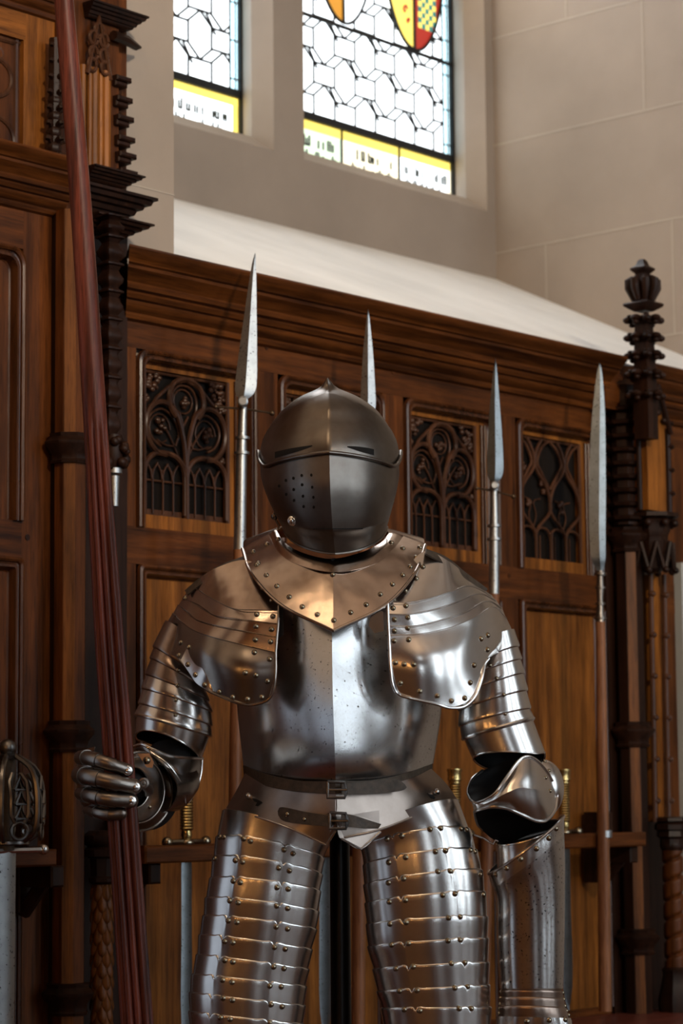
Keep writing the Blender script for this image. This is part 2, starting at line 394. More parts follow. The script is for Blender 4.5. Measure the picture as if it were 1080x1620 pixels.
def lattice(lead, s0, s1, h0, h1):                               # elongated hexagons laid with slanting strips between
    cw = .158; ch = .262
    def L(a, b, r=.0045): lead.tube([W(a[0], a[1], MG + .004), W(b[0], b[1], MG + .004)], r, 5, False)
    def clip(a, b):
        (x0, y0), (x1, y1) = a, b; t0, t1 = 0, 1
        for p, q in ((x0 - x1, x0 - s0), (x1 - x0, s1 - x0), (y0 - y1, y0 - h0), (y1 - y0, h1 - y0)):
            if p == 0:
                if q < 0: return None
            else:
                r = q / p
                if p < 0: t0 = max(t0, r)
                else: t1 = min(t1, r)
        if t0 >= t1: return None
        return (x0 + (x1 - x0) * t0, y0 + (y1 - y0) * t0), (x0 + (x1 - x0) * t1, y0 + (y1 - y0) * t1)
    segs = []; cw = .107; per = .236; nx = int((s1 - s0) / cw) + 2; ny = int((h1 - h0) / per) + 3
    for ix in range(-1, nx):
        for iy in range(-1, ny):
            x0 = s0 + ix * cw - .01; x1 = x0 + cw; xc = x0 + cw / 2; b0 = h0 + iy * per + (per / 2 if ix % 2 else 0) - .05     # bottom point of the hexagon
            sh = .045; t0 = b0 + .165
            segs += [((xc, b0), (x1, b0 + sh)), ((xc, b0), (x0, b0 + sh)), ((x0, b0 + sh), (x0, t0 - sh)), ((x1, b0 + sh), (x1, t0 - sh)), ((x0, t0 - sh), (xc, t0)), ((x1, t0 - sh), (xc, t0))]
            segs += [((x0, t0), (x1, t0)), ((x0, t0), (x0, t0 + .071)), ((x1, t0), (x1, t0 + .071)), ((x0, t0 + .071), (x1, t0 + .071))]
            segs += [((xc + .026, t0), (x1 + .018, t0 - sh - .022))]
    for a, b in segs:
        c = clip(a, b)
        if c: L(*c)
def inscription(fr, s0, s1, h0, h1, rnd):
    # two rows of small painted blackletter strokes, too soft in the photograph to be read
    ink = MB()
    for row in (0, 1):
        y0 = h0 + (h1 - h0) * (.50 if row == 0 else .10); hh = (h1 - h0) * .3; x = s0 + .03
        while x < s1 - .04:
            k = rnd.choice((1, 2, 2, 3, 0))
            for q in range(k):
                xx = x + q * .013; ink.box(W, xx, xx + .0075, y0, y0 + hh * rnd.choice((.7, .75, 1.0)), MG + .002, MG + .005)
                if q and rnd.random() < .6: ink.box(W, xx - .012, xx + .003, y0 + hh * rnd.choice((0, .62)), y0 + hh * .12 + hh * rnd.choice((0, .3)) * 0 + .003, MG + .002, MG + .005)
            x += .012 * max(k, 1) + .012
    ink.build('lettering', GI, fr)
def pane(fr, s0, s1, h0, h1, mt, dm=0.0, name='pane'):
    g = MB(); g.box(W, s0, s1, h0, h1, MG - .004, MG + dm); g.build(name, mt, fr)
def shield(fr, cs, top, wd, ht, fields, nm='shield'):
    # an outlined heater shape split in fields; each field is a convex clip of the outline
    def outline(n=28):
        pts = []
        for k in range(n + 1):
            t = -1 + 2 * k / n; pts.append((cs + wd * t, top - ht * (1 - abs(t) ** 2.1) ** .62))
        return pts
    o = outline()
    lead = MB(); lead.tube([W(a, b, MG + 0.0170) for a, b in o], .006, 6)
    lead.tube([W(cs, top + .1, MG + 0.0170), W(cs, top - ht, MG + 0.0170)], .0055, 6)
    g = MB()
    for (ta, tb_, mt) in (): pass
    def field(x0, x1, y0, y1, mt):
        q = MB(); n = 14; rows = []
        for k in range(n + 1):
            x = x0 + (x1 - x0) * k / n; t = (x - cs) / wd; t = max(-1, min(1, t)); yb = top - ht * (1 - abs(t) ** 2.1) ** .62
            lo = max(y0, yb); hi = max(y1, lo); rows.append([W(x, lo, MG + 0.0120), W(x, hi, MG + 0.0120)])
        q.grid(rows, False, False); q.build('shield_field', mt, fr)
    for fl in fields: field(*fl)
    lead.build('shield_lead', LEAD, fr); return o
def window_pane_set(fr, s0, s1, bi, tb, strip_w, main):
    border = s1 - .055
    lh = .165; l0 = bi + lh
    pane(fr, s0, border, l0, 4.80, GW, name='glass')
    pane(fr, border, s1 - .012, l0, 4.80, GB, name='border_glass')
    pane(fr, s0, s1 - .012, 4.80, tb, GU, name='upper_glass')
    lead = MB(); lattice(lead, s0, border, l0 + .012, tb - .05)
    lead.tube([W(border, l0, MG + .004), W(border, tb, MG + .004)], .004, 5)
    lead.tube([W(border + .026, l0, MG + .004), W(border + .026, tb, MG + .004)], .003, 5)
    for k in range(12): lead.tube([W(border, l0 + .05 + k * .13, MG + .004), W(s1, l0 + .05 + k * .13, MG + .004)], .003, 5)
    lead.build('lead_lattice', LEAD, fr)
    bars = MB(); bars.box(W, s0, s1 + .01, l0 - .014, l0 + .012, MG, MG + .016); bars.box(W, s1 - .016, s1 + .008, bi, tb, MG, MG + .016)
    hb = l0 + .352
    bars.tube([W(s0, hb, MG + .012), W(s1 + .03, hb, MG + .012)], .0075, 8)
    if not main: pass
    bars.build('glazing_bar', LEAD, fr)
    return border, lh, l0, hb
rnd = random.Random(3)
fr, a0, a1, bi, tb = leaded('window_2', W2o, W2b, (737, 309), (716, 303))
border, lh, l0, hb = window_pane_set(fr, a0, a1, bi, tb, .05, True)
x1 = a0 + (a1 - a0) * .36; x2 = a0 + (a1 - a0) * .68
pane(fr, a0, x1, bi, l0 - .012, GG, name='inscribed_pane'); pane(fr, x1, x2, bi, l0 - .012, GC, name='inscribed_pane'); pane(fr, x2, a1 - .014, bi, l0 - .012, GW, name='inscribed_pane')
for (p, q) in ((a0, x1), (x1, x2), (x2, a1 - .014)): pane(fr, p + .003, q - .003, l0 - .045, l0 - .013, GY, .002, 'yellow_edge')
pane(fr, a1 - .03, a1 - .015, bi, l0 - .04, GC, .002, 'yellow_edge')
lb = MB()
for x in (x1, x2): lb.box(W, x - .003, x + .003, bi, l0, MG, MG + .008)
lb.build('lead_came', LEAD, fr)
for (p, q) in ((a0, x1), (x1, x2), (x2, a1 - .03)): inscription(fr, p, q, bi, l0 - .04, rnd)
# two heraldic shields at the top of the light
c1, hh1 = wp(538, 38, MG); c2, hh2 = wp(650, 80, MG)
shield(fr, c1, hh1 + .36, .17, .36, [(c1 - .17, c1, 3, hh1 + .5, GO), (c1, c1 + .17, 3, hh1 + .5, GW)])
shield(fr, c2, hh2 + .36, .175, .36, [(c2 - .175, c2, 3, hh2 + .235, GY), (c2 - .175, c2, hh2 + .235, hh2 + .5, GY), (c2, c2 + .175, 3, hh2 + .25, GR), (c2, c2 + .175, hh2 + .25, hh2 + .5, GO)])
ld = MB(); ld.tube([W(c2 - .15, hh2 + .215, MG + 0.0180), W(c2 - .02, hh2 + .20, MG + 0.0180)], .0065, 6); ld.tube([W(c2, hh2 + .24, MG + 0.0180), W(c2 + .17, hh2 + .24, MG + 0.0180)], .005, 6); ld.build('shield_lead', LEAD, fr)
ch = MB(); ch2 = MB(); k = 0
for iy in range(7):
    for ix in range(5):
        x = c2 + .028 + ix * .02; y = hh2 + .09 + iy * .02 + ix * .0
        if (x - c2) / .16 > (.35 + (y - hh2) * 3.6): continue
        (ch if (ix + iy) % 2 else ch2).box(W, x, x + .019, y, y + .019, MG + 0.0120, MG + 0.0135)
ch.build('chequer_glass', GT, fr); ch2.build('chequer_glass', GY, fr)
wq = MB(); wq.box(W, c2 + .004, c2 + .05, hh2 + .2, hh2 + .235, MG + 0.0120, MG + 0.0140); wq.box(W, c2 + .004, c2 + .05, hh2 + .26, hh2 + .4, MG + 0.0120, MG + 0.0140); wq.build('glass', GW, fr)
rd = MB()
for (cx, cy, w_) in ((c2 - .10, hh2 + .30, .03), (c2 - .05, hh2 + .26, .03), (c2 - .055, hh2 + .32, .02), (c2 - .045, hh2 + .14, .012), (c2 - .03, hh2 + .10, .008)):
    rd.tube([W(cx + w_ * math.cos(a) * (.6 + a * .08), cy + w_ * math.sin(a), MG + 0.0155) for a in [i * .5 for i in range(10)]], .0045, 5)
rd.tube([W(c1 + .06, hh1 + .10, MG + 0.0155), W(c1 + .065, hh1 + .16, MG + 0.0155)], .004, 5); rd.tube([W(c1 + .03 + .01 * i, hh1 + .15 + .012 * (1 if i in (0, 6) else 0), MG + 0.0155) for i in range(7)], .006, 5)
rd.build('red_charge', GR, fr)
# left light, partly hidden behind the jamb
fr, a0, a1, bi, tb = leaded('window_1', W1o, W1b, (398, 208), (381, 200))
border, lh, l0, hb = window_pane_set(fr, a0, a1, bi, tb, .05, False)
pane(fr, a0, a1 - .02, bi, l0 - .012, GW, name='inscribed_pane'); pane(fr, a0, a1 - .015, l0 - .04, l0 - .013, GY, .002, 'yellow_edge'); pane(fr, a1 - .04, a1 - .016, bi, l0 - .014, GY, .002, 'yellow_edge')
inscription(fr, a0 + .3, a1 - .05, bi, l0 - .04, rnd)
# ------------------------------------------------------------------ the oak panelling
LEDGE = 1.0
def rounded_rect(s0, s1, h0, h1, ins, r, open_bottom=True, n=6):
    a0, a1, b1 = s0 + ins, s1 - ins, h1 - ins; rr = max(r - ins * .3, .006)
    pts = [(a0, h0)]
    for k in range(n + 1):
        a = PI - k * PI / 2 / n; pts.append((a0 + rr + rr * math.cos(a), b1 - rr + rr * math.sin(a)))
    for k in range(n + 1):
        a = PI / 2 - k * PI / 2 / n; pts.append((a1 - rr + rr * math.cos(a), b1 - rr + rr * math.sin(a)))
    pts.append((a1, h0)); return pts
MPROF = [(0, 0), (.001, .010), (.006, .013), (.010, .010), (.011, .005), (.014, .004), (.016, .009), (.021, .009), (.024, .001), (.025, -.008), (.030, -.012)]
def frame_mould(mb, s0, s1, h0, h1, m0=0.0, r=.03, prof=MPROF, k=1.0):
    rows = [[W(a, b, m0 + d * k) for a, b in rounded_rect(s0, s1, h0, h1, i * k, r)] for i, d in prof]
    mb.grid(rows)
def cornice(mb, s0, s1, prof, m0=0.0, ends=True, skew=0.0):
    rows = [[W(s0 - skew * d, h, m0 + d), W(s1, h, m0 + d)] for h, d in prof]
    mb.grid(rows, False, True)
    if ends:
        for s in (s0, s1): mb.add([W(s, h, m0 + d) for h, d in prof] + [W(s, prof[-1][0], m0 - .03), W(s, prof[0][0], m0 - .03)], [tuple(range(len(prof) + 2))], False)
CPROF = [(2.700, 0), (2.704, .012), (2.712, .016), (2.718, .014), (2.722, .022), (2.735, .034), (2.741, .036), (2.743, .046), (2.752, .052), (2.758, .050), (2.761, .062), (2.770, .066), (2.775, .064), (2.790, .078), (2.799, .092), (2.806, .094), (2.809, .102), (2.813, .104), (2.818, .112), (2.828, .124), (2.836, .128), (2.842, .124), (2.846, 0)]

wall = bpy.data.objects.new('trim_2', None); C.objects.link(wall); wall.location = W(1, LEDGE, 0); struct(wall)
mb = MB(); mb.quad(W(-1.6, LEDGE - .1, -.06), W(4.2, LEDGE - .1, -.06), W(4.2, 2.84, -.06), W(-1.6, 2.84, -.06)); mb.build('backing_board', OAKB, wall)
E0, E1 = -.06, 4.2                                                 # extent of the bay of panelling
pitch = .4785
starts = [pitch * i for i in range(4)] + [2.30, 2.30 + pitch, 2.30 + 2 * pitch]
PB, PT = 2.225, 2.64; LB, LT = 1.02, 2.139; PWD = .395
mb = MB()
mb.box(W, E0, E1, PT, 2.72, -.05, 0); mb.box(W, E0, E1, LT, PB, -.05, 0); mb.box(W, E0, E1, LEDGE - .1, LB, -.05, 0)
rails = mb.build('rail', OAKH, wall)
x = E0
for s in starts:
    mb = MB(); mb.box(W, x, s, LB, PT, -.05, -.001); x = s + PWD
    if s < 2.0 or s > 2.2:
        for (hh) in (2.20, 2.70): mb.tube([W(s - .04, hh, -.002), W(s - .04, hh, .0015)], .0065, 8)
    mb.build('stile', OAKV, wall)
mb = MB(); mb.box(W, x, E1, LB, PT, -.05, -.001); mb.build('stile', OAKV, wall)
for s in starts:
    mb = MB(); frame_mould(mb, s, s + PWD, PB, PT); frame_mould(mb, s + .003, s + PWD, LB, LT, r=.012)
    mb.build('panel_moulding', OAKS, wall)
    mb = MB(); mb.box(W, s + .02, s + PWD - .02, LB - .02, LT - .02, -.05, -.014); mb.build('panel_board', OAKP, wall)
    mb = MB(); rows = [[W(a, b, d) for a, b in ((s + .022 + i, PB - .0), (s + .022 + i, PT - .024 - i), (s + PWD - .024 - i, PT - .024 - i), (s + PWD - .024 - i, PB))] for i, d in ((0, -.012), (.006, -.012))]
    # golden inner frame around the carving
    i0, i1, j0, j1 = s + .038, s + .322, 2.258, 2.600
    for (a0, a1, b0, b1) in ((s + .022, i0, PB, PT - .02), (i1, s + PWD - .022, PB, PT - .02), (i0, i1, PB, j0), (i0, i1, j1, PT - .02)): mb.box(W, a0, a1, b0, b1, -.05, -.014)
    mb.build('inner_frame', OAKP, wall)
    mb = MB(); mb.box(W, i1 + .014, i1 + .020, PB, j1 + .004, -.016, -.006, .002); mb.box(W, i1 + .028, i1 + .033, PB, j1 + .004, -.016, -.006, .002)
    mb.build('reed_moulding', OAKS, wall)

def teardrop(cx, cy, r, tx, ty, n=26, bend=.0):
    pts = []; base = math.atan2(ty - cy, tx - cx); dist = math.hypot(tx - cx, ty - cy); ph = math.acos(min(.98, r / dist))
    a0 = base + ph; a1 = base - ph + 2 * PI
    pts.append((tx, ty))
    for k in range(n + 1):
        a = a0 + (a1 - a0) * k / n; pts.append((cx + r * math.cos(a), cy + r * math.sin(a)))
    pts.append((tx, ty)); return pts
def arch(x0, x1, ys, ya, n=14, y0=None):
    cx = (x0 + x1) / 2; pts = [(x0, y0 if y0 is not None else ys)]
    for k in range(n + 1):
        a = PI - PI * k / n; c = math.cos(a); pts.append((cx + (x1 - x0) / 2 * (abs(c) ** .9) * (1 if c > 0 else -1), ys + (ya - ys) * math.sin(a) ** .85))
    pts.append((x1, y0 if y0 is not None else ys)); return pts
def tracery(s0, kind):
    i0, i1, j0, j1 = s0 + .038, s0 + .322, 2.258, 2.600; w_, h_ = i1 - i0, j1 - j0
    q = lambda x, y, d=-.022: W(i0 + x * w_, j0 + y * h_, d)
    root = MB()
    def line(pts, r=.0068, d=-.022, sub=1): root.tube([q(a, b, d) for a, b in pts], r, 7, True)
    def sline(pts, r=.0045, d=-.026, n=14):
        P = [Vector((a, b, 0)) for a, b in pts]; line([(v.x, v.y) for v in [cr1(P, i / n) for i in range(n + 1)]], r, d)
    line([(.012, 0), (.012, 1)], .0055, -.018); line([(.988, 0), (.988, 1)], .0055, -.018); line([(0, .988), (1, .988)], .004, -.024)
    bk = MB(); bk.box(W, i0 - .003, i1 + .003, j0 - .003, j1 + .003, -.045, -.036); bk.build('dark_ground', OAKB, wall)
    rnd = random.Random(int(s0 * 100) + 5)
    def leaf(cx, cy, r, n=9, d=-.030):
        for k in range(n):
            a = rnd.random() * 6.3; rr = r * (.2 + .8 * rnd.random())
            root.ball(q(cx + rr * math.cos(a), cy + rr * math.sin(a), d + rnd.random() * .006), .0042 + rnd.random() * .004, 7, 5)
    if kind == 'A':
        line([(.5, 0), (.5, .36)], .0068, -.018)
        for x0, x1 in ((.02, .49), (.51, .98)):
            line(arch(x0, x1, .27, .44, y0=.02), .0066, -.020)
            for k in range(1, 4):
                x = x0 + (x1 - x0) * k / 4; line([(x, .02), (x, .26)], .0026, -.026)
                for sg in (-1, 1): sline([(x, .25), (x + sg * .018, .315), (x + sg * .065, .37)], .0026, -.028, 6)
                root.add([q(x - .028, .325, -.030), q(x + .028, .325, -.030), q(x, .25, -.027)], [(0, 1, 2)])
            line([(x0, .245), (x1, .245)], .0026, -.030)
            root.box(lambda a, b, c: q(a, b, c), x0 + .01, x1 - .01, .0, .045, -.04, -.028)
        for sg in (-1, 1):
            f = lambda x: .5 + sg * (x - .5)
            sline([(f(a), b) for a, b in ((.495, .30), (.488, .45), (.45, .60), (.375, .735), (.235, .79), (.095, .745), (.035, .635), (.065, .52), (.165, .44), (.27, .425))], .0066, -.019, 34)
            sline([(f(a), b) for a, b in ((.40, .50), (.44, .60), (.36, .70), (.24, .745), (.12, .70), (.08, .62), (.13, .53), (.23, .485))], .003, -.026, 24)
            sline([(f(.48), .38), (f(.36), .55), (f(.25), .66)], .0028, -.030, 8); sline([(f(.40), .5), (f(.30), .50), (f(.2), .53)], .0026, -.030, 8)
            line([(f(.235) + .125 * math.cos(a) * .95, .61 + .10 * math.sin(a)) for a in [k * .45 for k in range(13)]], .0022, -.031)
            leaf(f(.22), .62, .06, 8)
            line([(f(.012), .62), (f(.06), .70), (f(.16), .81), (f(.30), .90), (f(.40), .945), (f(.5), .965)], .005, -.020)
            leaf(f(.10), .90, .07, 20, -.026); leaf(f(.055), .80, .03, 6, -.026); leaf(f(.18), .95, .03, 5, -.026)
            leaf(f(.04), .43, .02, 3)
        sline([(.375, .70), (.315, .76), (.295, .83), (.34, .92), (.42, .962), (.5, .972), (.58, .962), (.66, .92), (.705, .83), (.685, .76), (.625, .70)], .0066, -.018, 34)
        sline([(.41, .70), (.355, .78), (.37, .87), (.43, .92), (.5, .93), (.57, .92), (.63, .87), (.645, .78), (.59, .70)], .003, -.026, 24)
        line([(.5 + .11 * math.cos(a), .82 + .085 * math.sin(a)) for a in [k * .45 for k in range(15)]], .0024, -.030)
        leaf(.5, .82, .05, 9); sline([(.5, .58), (.5, .66), (.46, .74)], .003, -.030, 6); sline([(.5, .64), (.56, .72)], .003, -.030, 4)
    else:
        for k in range(5):
            x = .01 + .98 * k / 4
            if 0 < k < 4: line([(x, 0), (x, .22)], .0052 if k % 2 else .0058, -.019)
        for k in range(4):
            x0, x1 = .01 + .98 * k / 4, .01 + .98 * (k + 1) / 4
            line(arch(x0, x1, .17, .26, 8), .004, -.022); line([((x0 + x1) / 2, 0), ((x0 + x1) / 2, .2)], .0022, -.032)
        for k in (1, 3):
            x = .01 + .98 * k / 4; a = .245
            for sg in (-1, 1):
                sline([(x, .20), (x + sg * .06, .27), (x + sg * a * .92, .38), (x + sg * a, .47), (x + sg * a * .75, .60), (x + sg * .04, .72), (x, .80), (x + sg * .04, .90), (x + sg * .12, .985)], .005, -.020, 26)
                sline([(x, .25), (x + sg * .06, .36), (x + sg * .02, .47), (x + sg * .13, .50)], .0022, -.030, 8)
        for k in (0, 2, 4):
            x = .01 + .98 * k / 4
            for sg in (-1, 1):
                if 0 <= x + sg * .1 <= 1: sline([(x, .58), (x + sg * .14, .72), (x + sg * .20, .80), (x + sg * .12, .92), (x + sg * .0, .985)], .0045, -.021, 14)
        leaf(.45, .62, .08, 12); leaf(.2, .45, .05, 5); leaf(.72, .45, .05, 5); leaf(.12, .75, .04, 4)
    return root.build('tracery_panel', OAKC, wall)
OAKC = wood('oak_carved', (.04, .017, .010), (.13, .055, .028), rough=.3)
for s, k in zip(starts, 'AAABAAA'): tracery(s, k)
mb = MB(); cornice(mb, -.035, 1.80, CPROF, ends=False, skew=.85); cornice(mb, 1.95, E1, CPROF)
mb.box(W, 1.78, 1.97, 2.70, 2.835, 0, .06)
struct(mb.build('trim_3', OAKH))
# right-hand stile beside the post
# ------------------------------------------------------------------ carved posts
def octa(mb, s, m, r, h0, h1, rot=PI / 8, n=8):
    rows = [[W(s + r * math.cos(2 * PI * k / n + rot), h, m + r * math.sin(2 * PI * k / n + rot)) for k in range(n)] for h in (h0, h1)]
    mb.grid(rows, True, False); mb.cap(rows[1]); mb.cap(rows[0])
def octprof(mb, s, m, prof, rot=PI / 8, n=8):
    rows = [[W(s + r * math.cos(2 * PI * k / n + rot), h, m + r * math.sin(2 * PI * k / n + rot)) for k in range(n)] for h, r in prof]
    mb.grid(rows, True, False); mb.cap(rows[0]); mb.cap(rows[-1])
def band(t, s, m, r, h, k=1.0, mt=None):
    mb = MB(); octprof(mb, s, m, [(h - .036 * k, r), (h - .036 * k, r * 1.22), (h - .030 * k, r * 1.28), (h - .026 * k, r * 1.18), (h - .012 * k, r * 1.22), (h + .006 * k, r * 1.62), (h + .014 * k, r * 1.66), (h + .020 * k, r * 1.45), (h + .026 * k, r * 1.3), (h + .034 * k, r * 1.36), (h + .036 * k, r)])
    mb.build('moulded_band', mt or OAKD, t)
def litface(t, s, m, r, h0, h1):                                 # paler wood strip puts the lit tone of the hall-side face into colour
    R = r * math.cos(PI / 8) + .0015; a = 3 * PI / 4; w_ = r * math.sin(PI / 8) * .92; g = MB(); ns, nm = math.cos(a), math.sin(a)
    g.box(lambda p, h, q: W(s + ns * q - nm * p, h, m + nm * q + ns * p), -w_, w_, h0, h1, R - .006, R, .001); g.build('lit_face', OAKM, t)
def hpx(px, py, m): return wp(px, py, m)[1]
def crocket(mb, s, m, h, sz, a):
    # a knobbed leaf curling out from the post
    d = U * math.cos(a) + N * math.sin(a); base = W(s, h, m)
    pts = [base, base + d * sz * .7 + Z * sz * .1, base + d * sz * 1.3 + Z * sz * .45, base + d * sz * 1.5 + Z * sz * .1]
    mb.tube([cr1(pts, i / 8) for i in range(9)], lambda t: sz * (.42 - .1 * abs(t - .6)), 7)

# right post: octagonal shaft against the wall
sR = wp(996, 1000, .05)[0]; mR = .05
t = thing('carved_post', 'dark oak post with crocketed finial rising above the cornice, right of the panelling', 'post', W(sR, LEDGE, mR))
mb = MB(); octa(mb, sR, mR, .040, LEDGE, hpx(995, 850, mR)); mb.build('shaft', OAKD, t); litface(t, sR, mR, .040, LEDGE, hpx(995, 850, mR))
mb = MB(); mb.box(W, sR - .06, sR + .20, LEDGE, 2.70, -.05, .012); mb.build('back_board', OAKD, t)
for py in (855, 1162, 1490): band(t, sR, mR, .040, hpx(995, py, mR))
mb = MB(); h0 = hpx(995, 832, mR); h1 = hpx(995, 640, mR); octa(mb, sR - .005, mR, .038, h0, h1 + .05, 0)
for k in range(9):
    hh = h0 + (h1 - h0) * (k + .5) / 9; octprof(mb, sR - .005, mR, [(hh - .012, .038), (hh - .006, .056), (hh + .002, .060), (hh + .006, .050), (hh + .008, .038)], 0)
mb.build('ringed_shaft', OAKD, t)
# finial standing in front of the cornice
mF = .15; sF, hF0 = wp(1021, 640, mF); hF1 = wp(1021, 408, mF)[1]
g = MB(); octprof(g, sF, mF, [(hF0 - .10, .034), (hF0 + .02, .036), (wp(1021, 505, mF)[1], .026)], PI / 4, 4)
for k, py in enumerate((625, 592, 562, 534, 506)):
    hh = wp(1021, py, mF)[1]
    for a in range(4):
        ang = a * PI / 2 + PI / 4 - .0; c = W(sF + .040 * math.cos(ang + PI / 4), hh, mF + .040 * math.sin(ang + PI / 4))
        g.ball(c, .0145, 10, 6, (1.1, 1.1, .7)); g.ball(c - Z * .012, .010, 8, 5, (1, 1, .8))
        c2 = W(sF + .047 * math.cos(ang), hh - .004, mF + .047 * math.sin(ang)); g.ball(c2, .0135, 8, 6, (1, 1, .75)); g.ball(c2 + Z * .012 - (c2 - W(sF, c2.z, mF)) * .15, .009, 8, 5, (1, 1, .6))
    octprof(g, sF, mF, [(hh - .014, .036), (hh - .006, .044), (hh + .004, .044), (hh + .008, .034)], PI / 4, 4)
h = wp(1021, 482, mF)[1]; octprof(g, sF, mF, [(h - .022, .028), (h - .008, .056), (h - .002, .060), (h + .002, .056), (h + .006, .030), (h + .02, .030), (h + .05, .046), (h + .062, .050), (h + .07, .040), (h + .078, .024), (h + .088, .022), (h + .098, .036), (h + .104, .036), (h + .112, .020), (h + .125, .014), (h + .13, .008)], PI / 4, 4)
for a in range(8):
    ang = a * PI / 4; c = W(sF + .040 * math.cos(ang), h + .055, mF + .040 * math.sin(ang)); g.tube([c - Z * .045 - (c - W(sF, h + .055, mF)) * .35, c - Z * .01, c + Z * .01, c + Z * .022 - (c - W(sF, h + .055, mF)) * .3], [.008, .013, .013, .006], 8)
g.build('finial', OAKD, t)
# canopied niche below the finial
mN = .13; sN0 = wp(1024, 760, mN)[0]; sN1 = wp(1053, 760, mN)[0]; hN0 = wp(1040, 808, mN)[1]; hN1 = wp(1040, 660, mN)[1]
g = MB(); g.box(W, sN0, sN1, hN0, hN1 + .02, -.03, mN); g.build('niche_panel', OAKP, t)
g = MB(); sNm = (sN0 + sN1) / 2
for (a, b) in ((sN0 - .012, sNm), (sN1 + .012, sNm)): g.tube([W(a, hN1 - .045, mN + .012), W(b, hN1 + .09, mN + .012)], .008, 7)
g.box(W, sN0 - .01, sN1 + .02, hN1 - .0, hN1 + .06, -.03, mN - .01)
for k in range(3): g.ball(W(sN0 + (sN1 - sN0) * (.2 + .3 * k), hN1 - .01 + .02 * (k % 2), mN + .01), .009, 8, 5)
g.tube([W(sN1 + .012, hN0, mN), W(sN1 + .012, hN1 - .03, mN)], .010, 8)
for k in range(4): g.ball(W(sN1 + .018, hN0 + (hN1 - hN0) * (.2 + .25 * k), mN + .004), .014, 8, 6, (1, 1, .6))
g.tube([W(sN0 - .012, hN0, mN - .02), W(sN0 - .012, hN1 - .03, mN - .02)], .008, 8)
g.build('canopy_gable', OAKD, t)
sC = wp(1046, 850, mN)[0]; g = MB()
h = wp(1046, 812, mN)[1]; octprof(g, sC, mN - .03, [(h, .075), (h - .012, .078), (h - .018, .058), (h - .035, .050), (h - .05, .052), (h - .065, .044), (h - .08, .042)])
hb = wp(1046, 905, mN)[1]
octprof(g, sC, mN - .03, [(h - .08, .055), (hb + .01, .035), (hb, .02)])
for a in range(8):
    ang = a * PI / 4 + PI / 8; d = lambda r, q=0: (sC + r * math.cos(ang + q), mN - .03 + r * math.sin(ang + q))
    for sg in (-1, 1):
        x0, y0 = d(.060, 0); x1, y1 = d(.060, sg * PI / 8); g.tube([W(x0, hb + .0, y0), W(x1, h - .085, y1)], .0062, 6)
    x0, y0 = d(.064); g.ball(W(x0, hb + .004, y0), .010, 8, 5); g.ball(W(x0, h - .03, y0), .012, 8, 5)
g.build('gabled_corbel', OAKD, t)
g = MB(); hc0 = wp(1050, 1300, .09)[1]
g.box(W, wp(1034, 1000, .07)[0], wp(1050, 1000, .07)[0], hc0, hb, -.03, .07); g.build('golden_strip', OAKP, t)
g = MB()
for px, py1 in ((1031, 1305), (1052, 1305)):
    s_, _h = wp(px, 1000, .085); s_2, _2 = wp(px + 5, 1300, .085)
    g.tube([W(s_, hb, .085), W(s_2 - .0, hc0, .085)], .0075, 8)
    for k in range(6): g.ball(W(s_, hb + (hc0 - hb) * (k + .5) / 6, .088), .012, 8, 6, (1, 1, .8))
g.build('colonnette', OAKC, t)
# small twisted column below the colonnettes
mT = .11; sT, hT = wp(1062, 1292, mT); hTb = wp(1064, 1605, mT)[1]
t = thing('twisted_column', 'small oak column with a spiral-twisted shaft at the right edge', 'column', W(sT, LEDGE, mT))
g = MB(); octprof(g, sT, mT, [(hT, .035), (hT - .003, .052), (hT - .012, .054), (hT - .016, .044), (hT - .022, .050), (hT - .036, .050), (hT - .040, .042), (hT - .055, .045), (hT - .062, .036), (hT - .085, .036)]); g.build('capital', OAKD, t)
g = MB(); hs_ = hT - .08; he = wp(1064, 1530, mT)[1]; prof = [(z, .030) for z in [he + (hs_ - he) * k / 90 for k in range(91)]]
g.lathe(W(sT, 0, mT), Z, prof, 28, fn=lambda a, h, r: r * (1 - .26 * max(0, math.cos(a * 1 - h * 118)) ** 5)); g.build('twisted_shaft', OAKV, t)
g = MB(); g.lathe(W(sT, 0, mT), Z, [(hs_ + .006, .034), (hs_ - .004, .036), (hs_ - .014, .031)], 20); octprof(g, sT, mT, [(LEDGE, .05), (LEDGE + .03, .052), (he - .05, .042), (he - .02, .036), (he - .008, .039), (he, .032)]); g.build('base', OAKD, t)
# grey carved stone beyond the post, seen past its right side
g = MB(); sg0 = wp(1062, 1000, .0)[0]; g.box(W, sg0 + .02, sg0 + .9, LEDGE, wp(1075, 892, 0)[1], -.05, -.004 + .03)
for k in range(3): g.box(W, sg0 + .07 + .03 * k, sg0 + .6, LEDGE + .1 + .02 * k, 2.02 - .05 * k, .026, .034 + .006 * k, .004)
g.tube([W(sg0 + .09 + .016 * math.sin(k * .9), 1.75 + k * .02, .05) for k in range(14)], .012, 8)
struct(g.build('trim_5', GREYST))

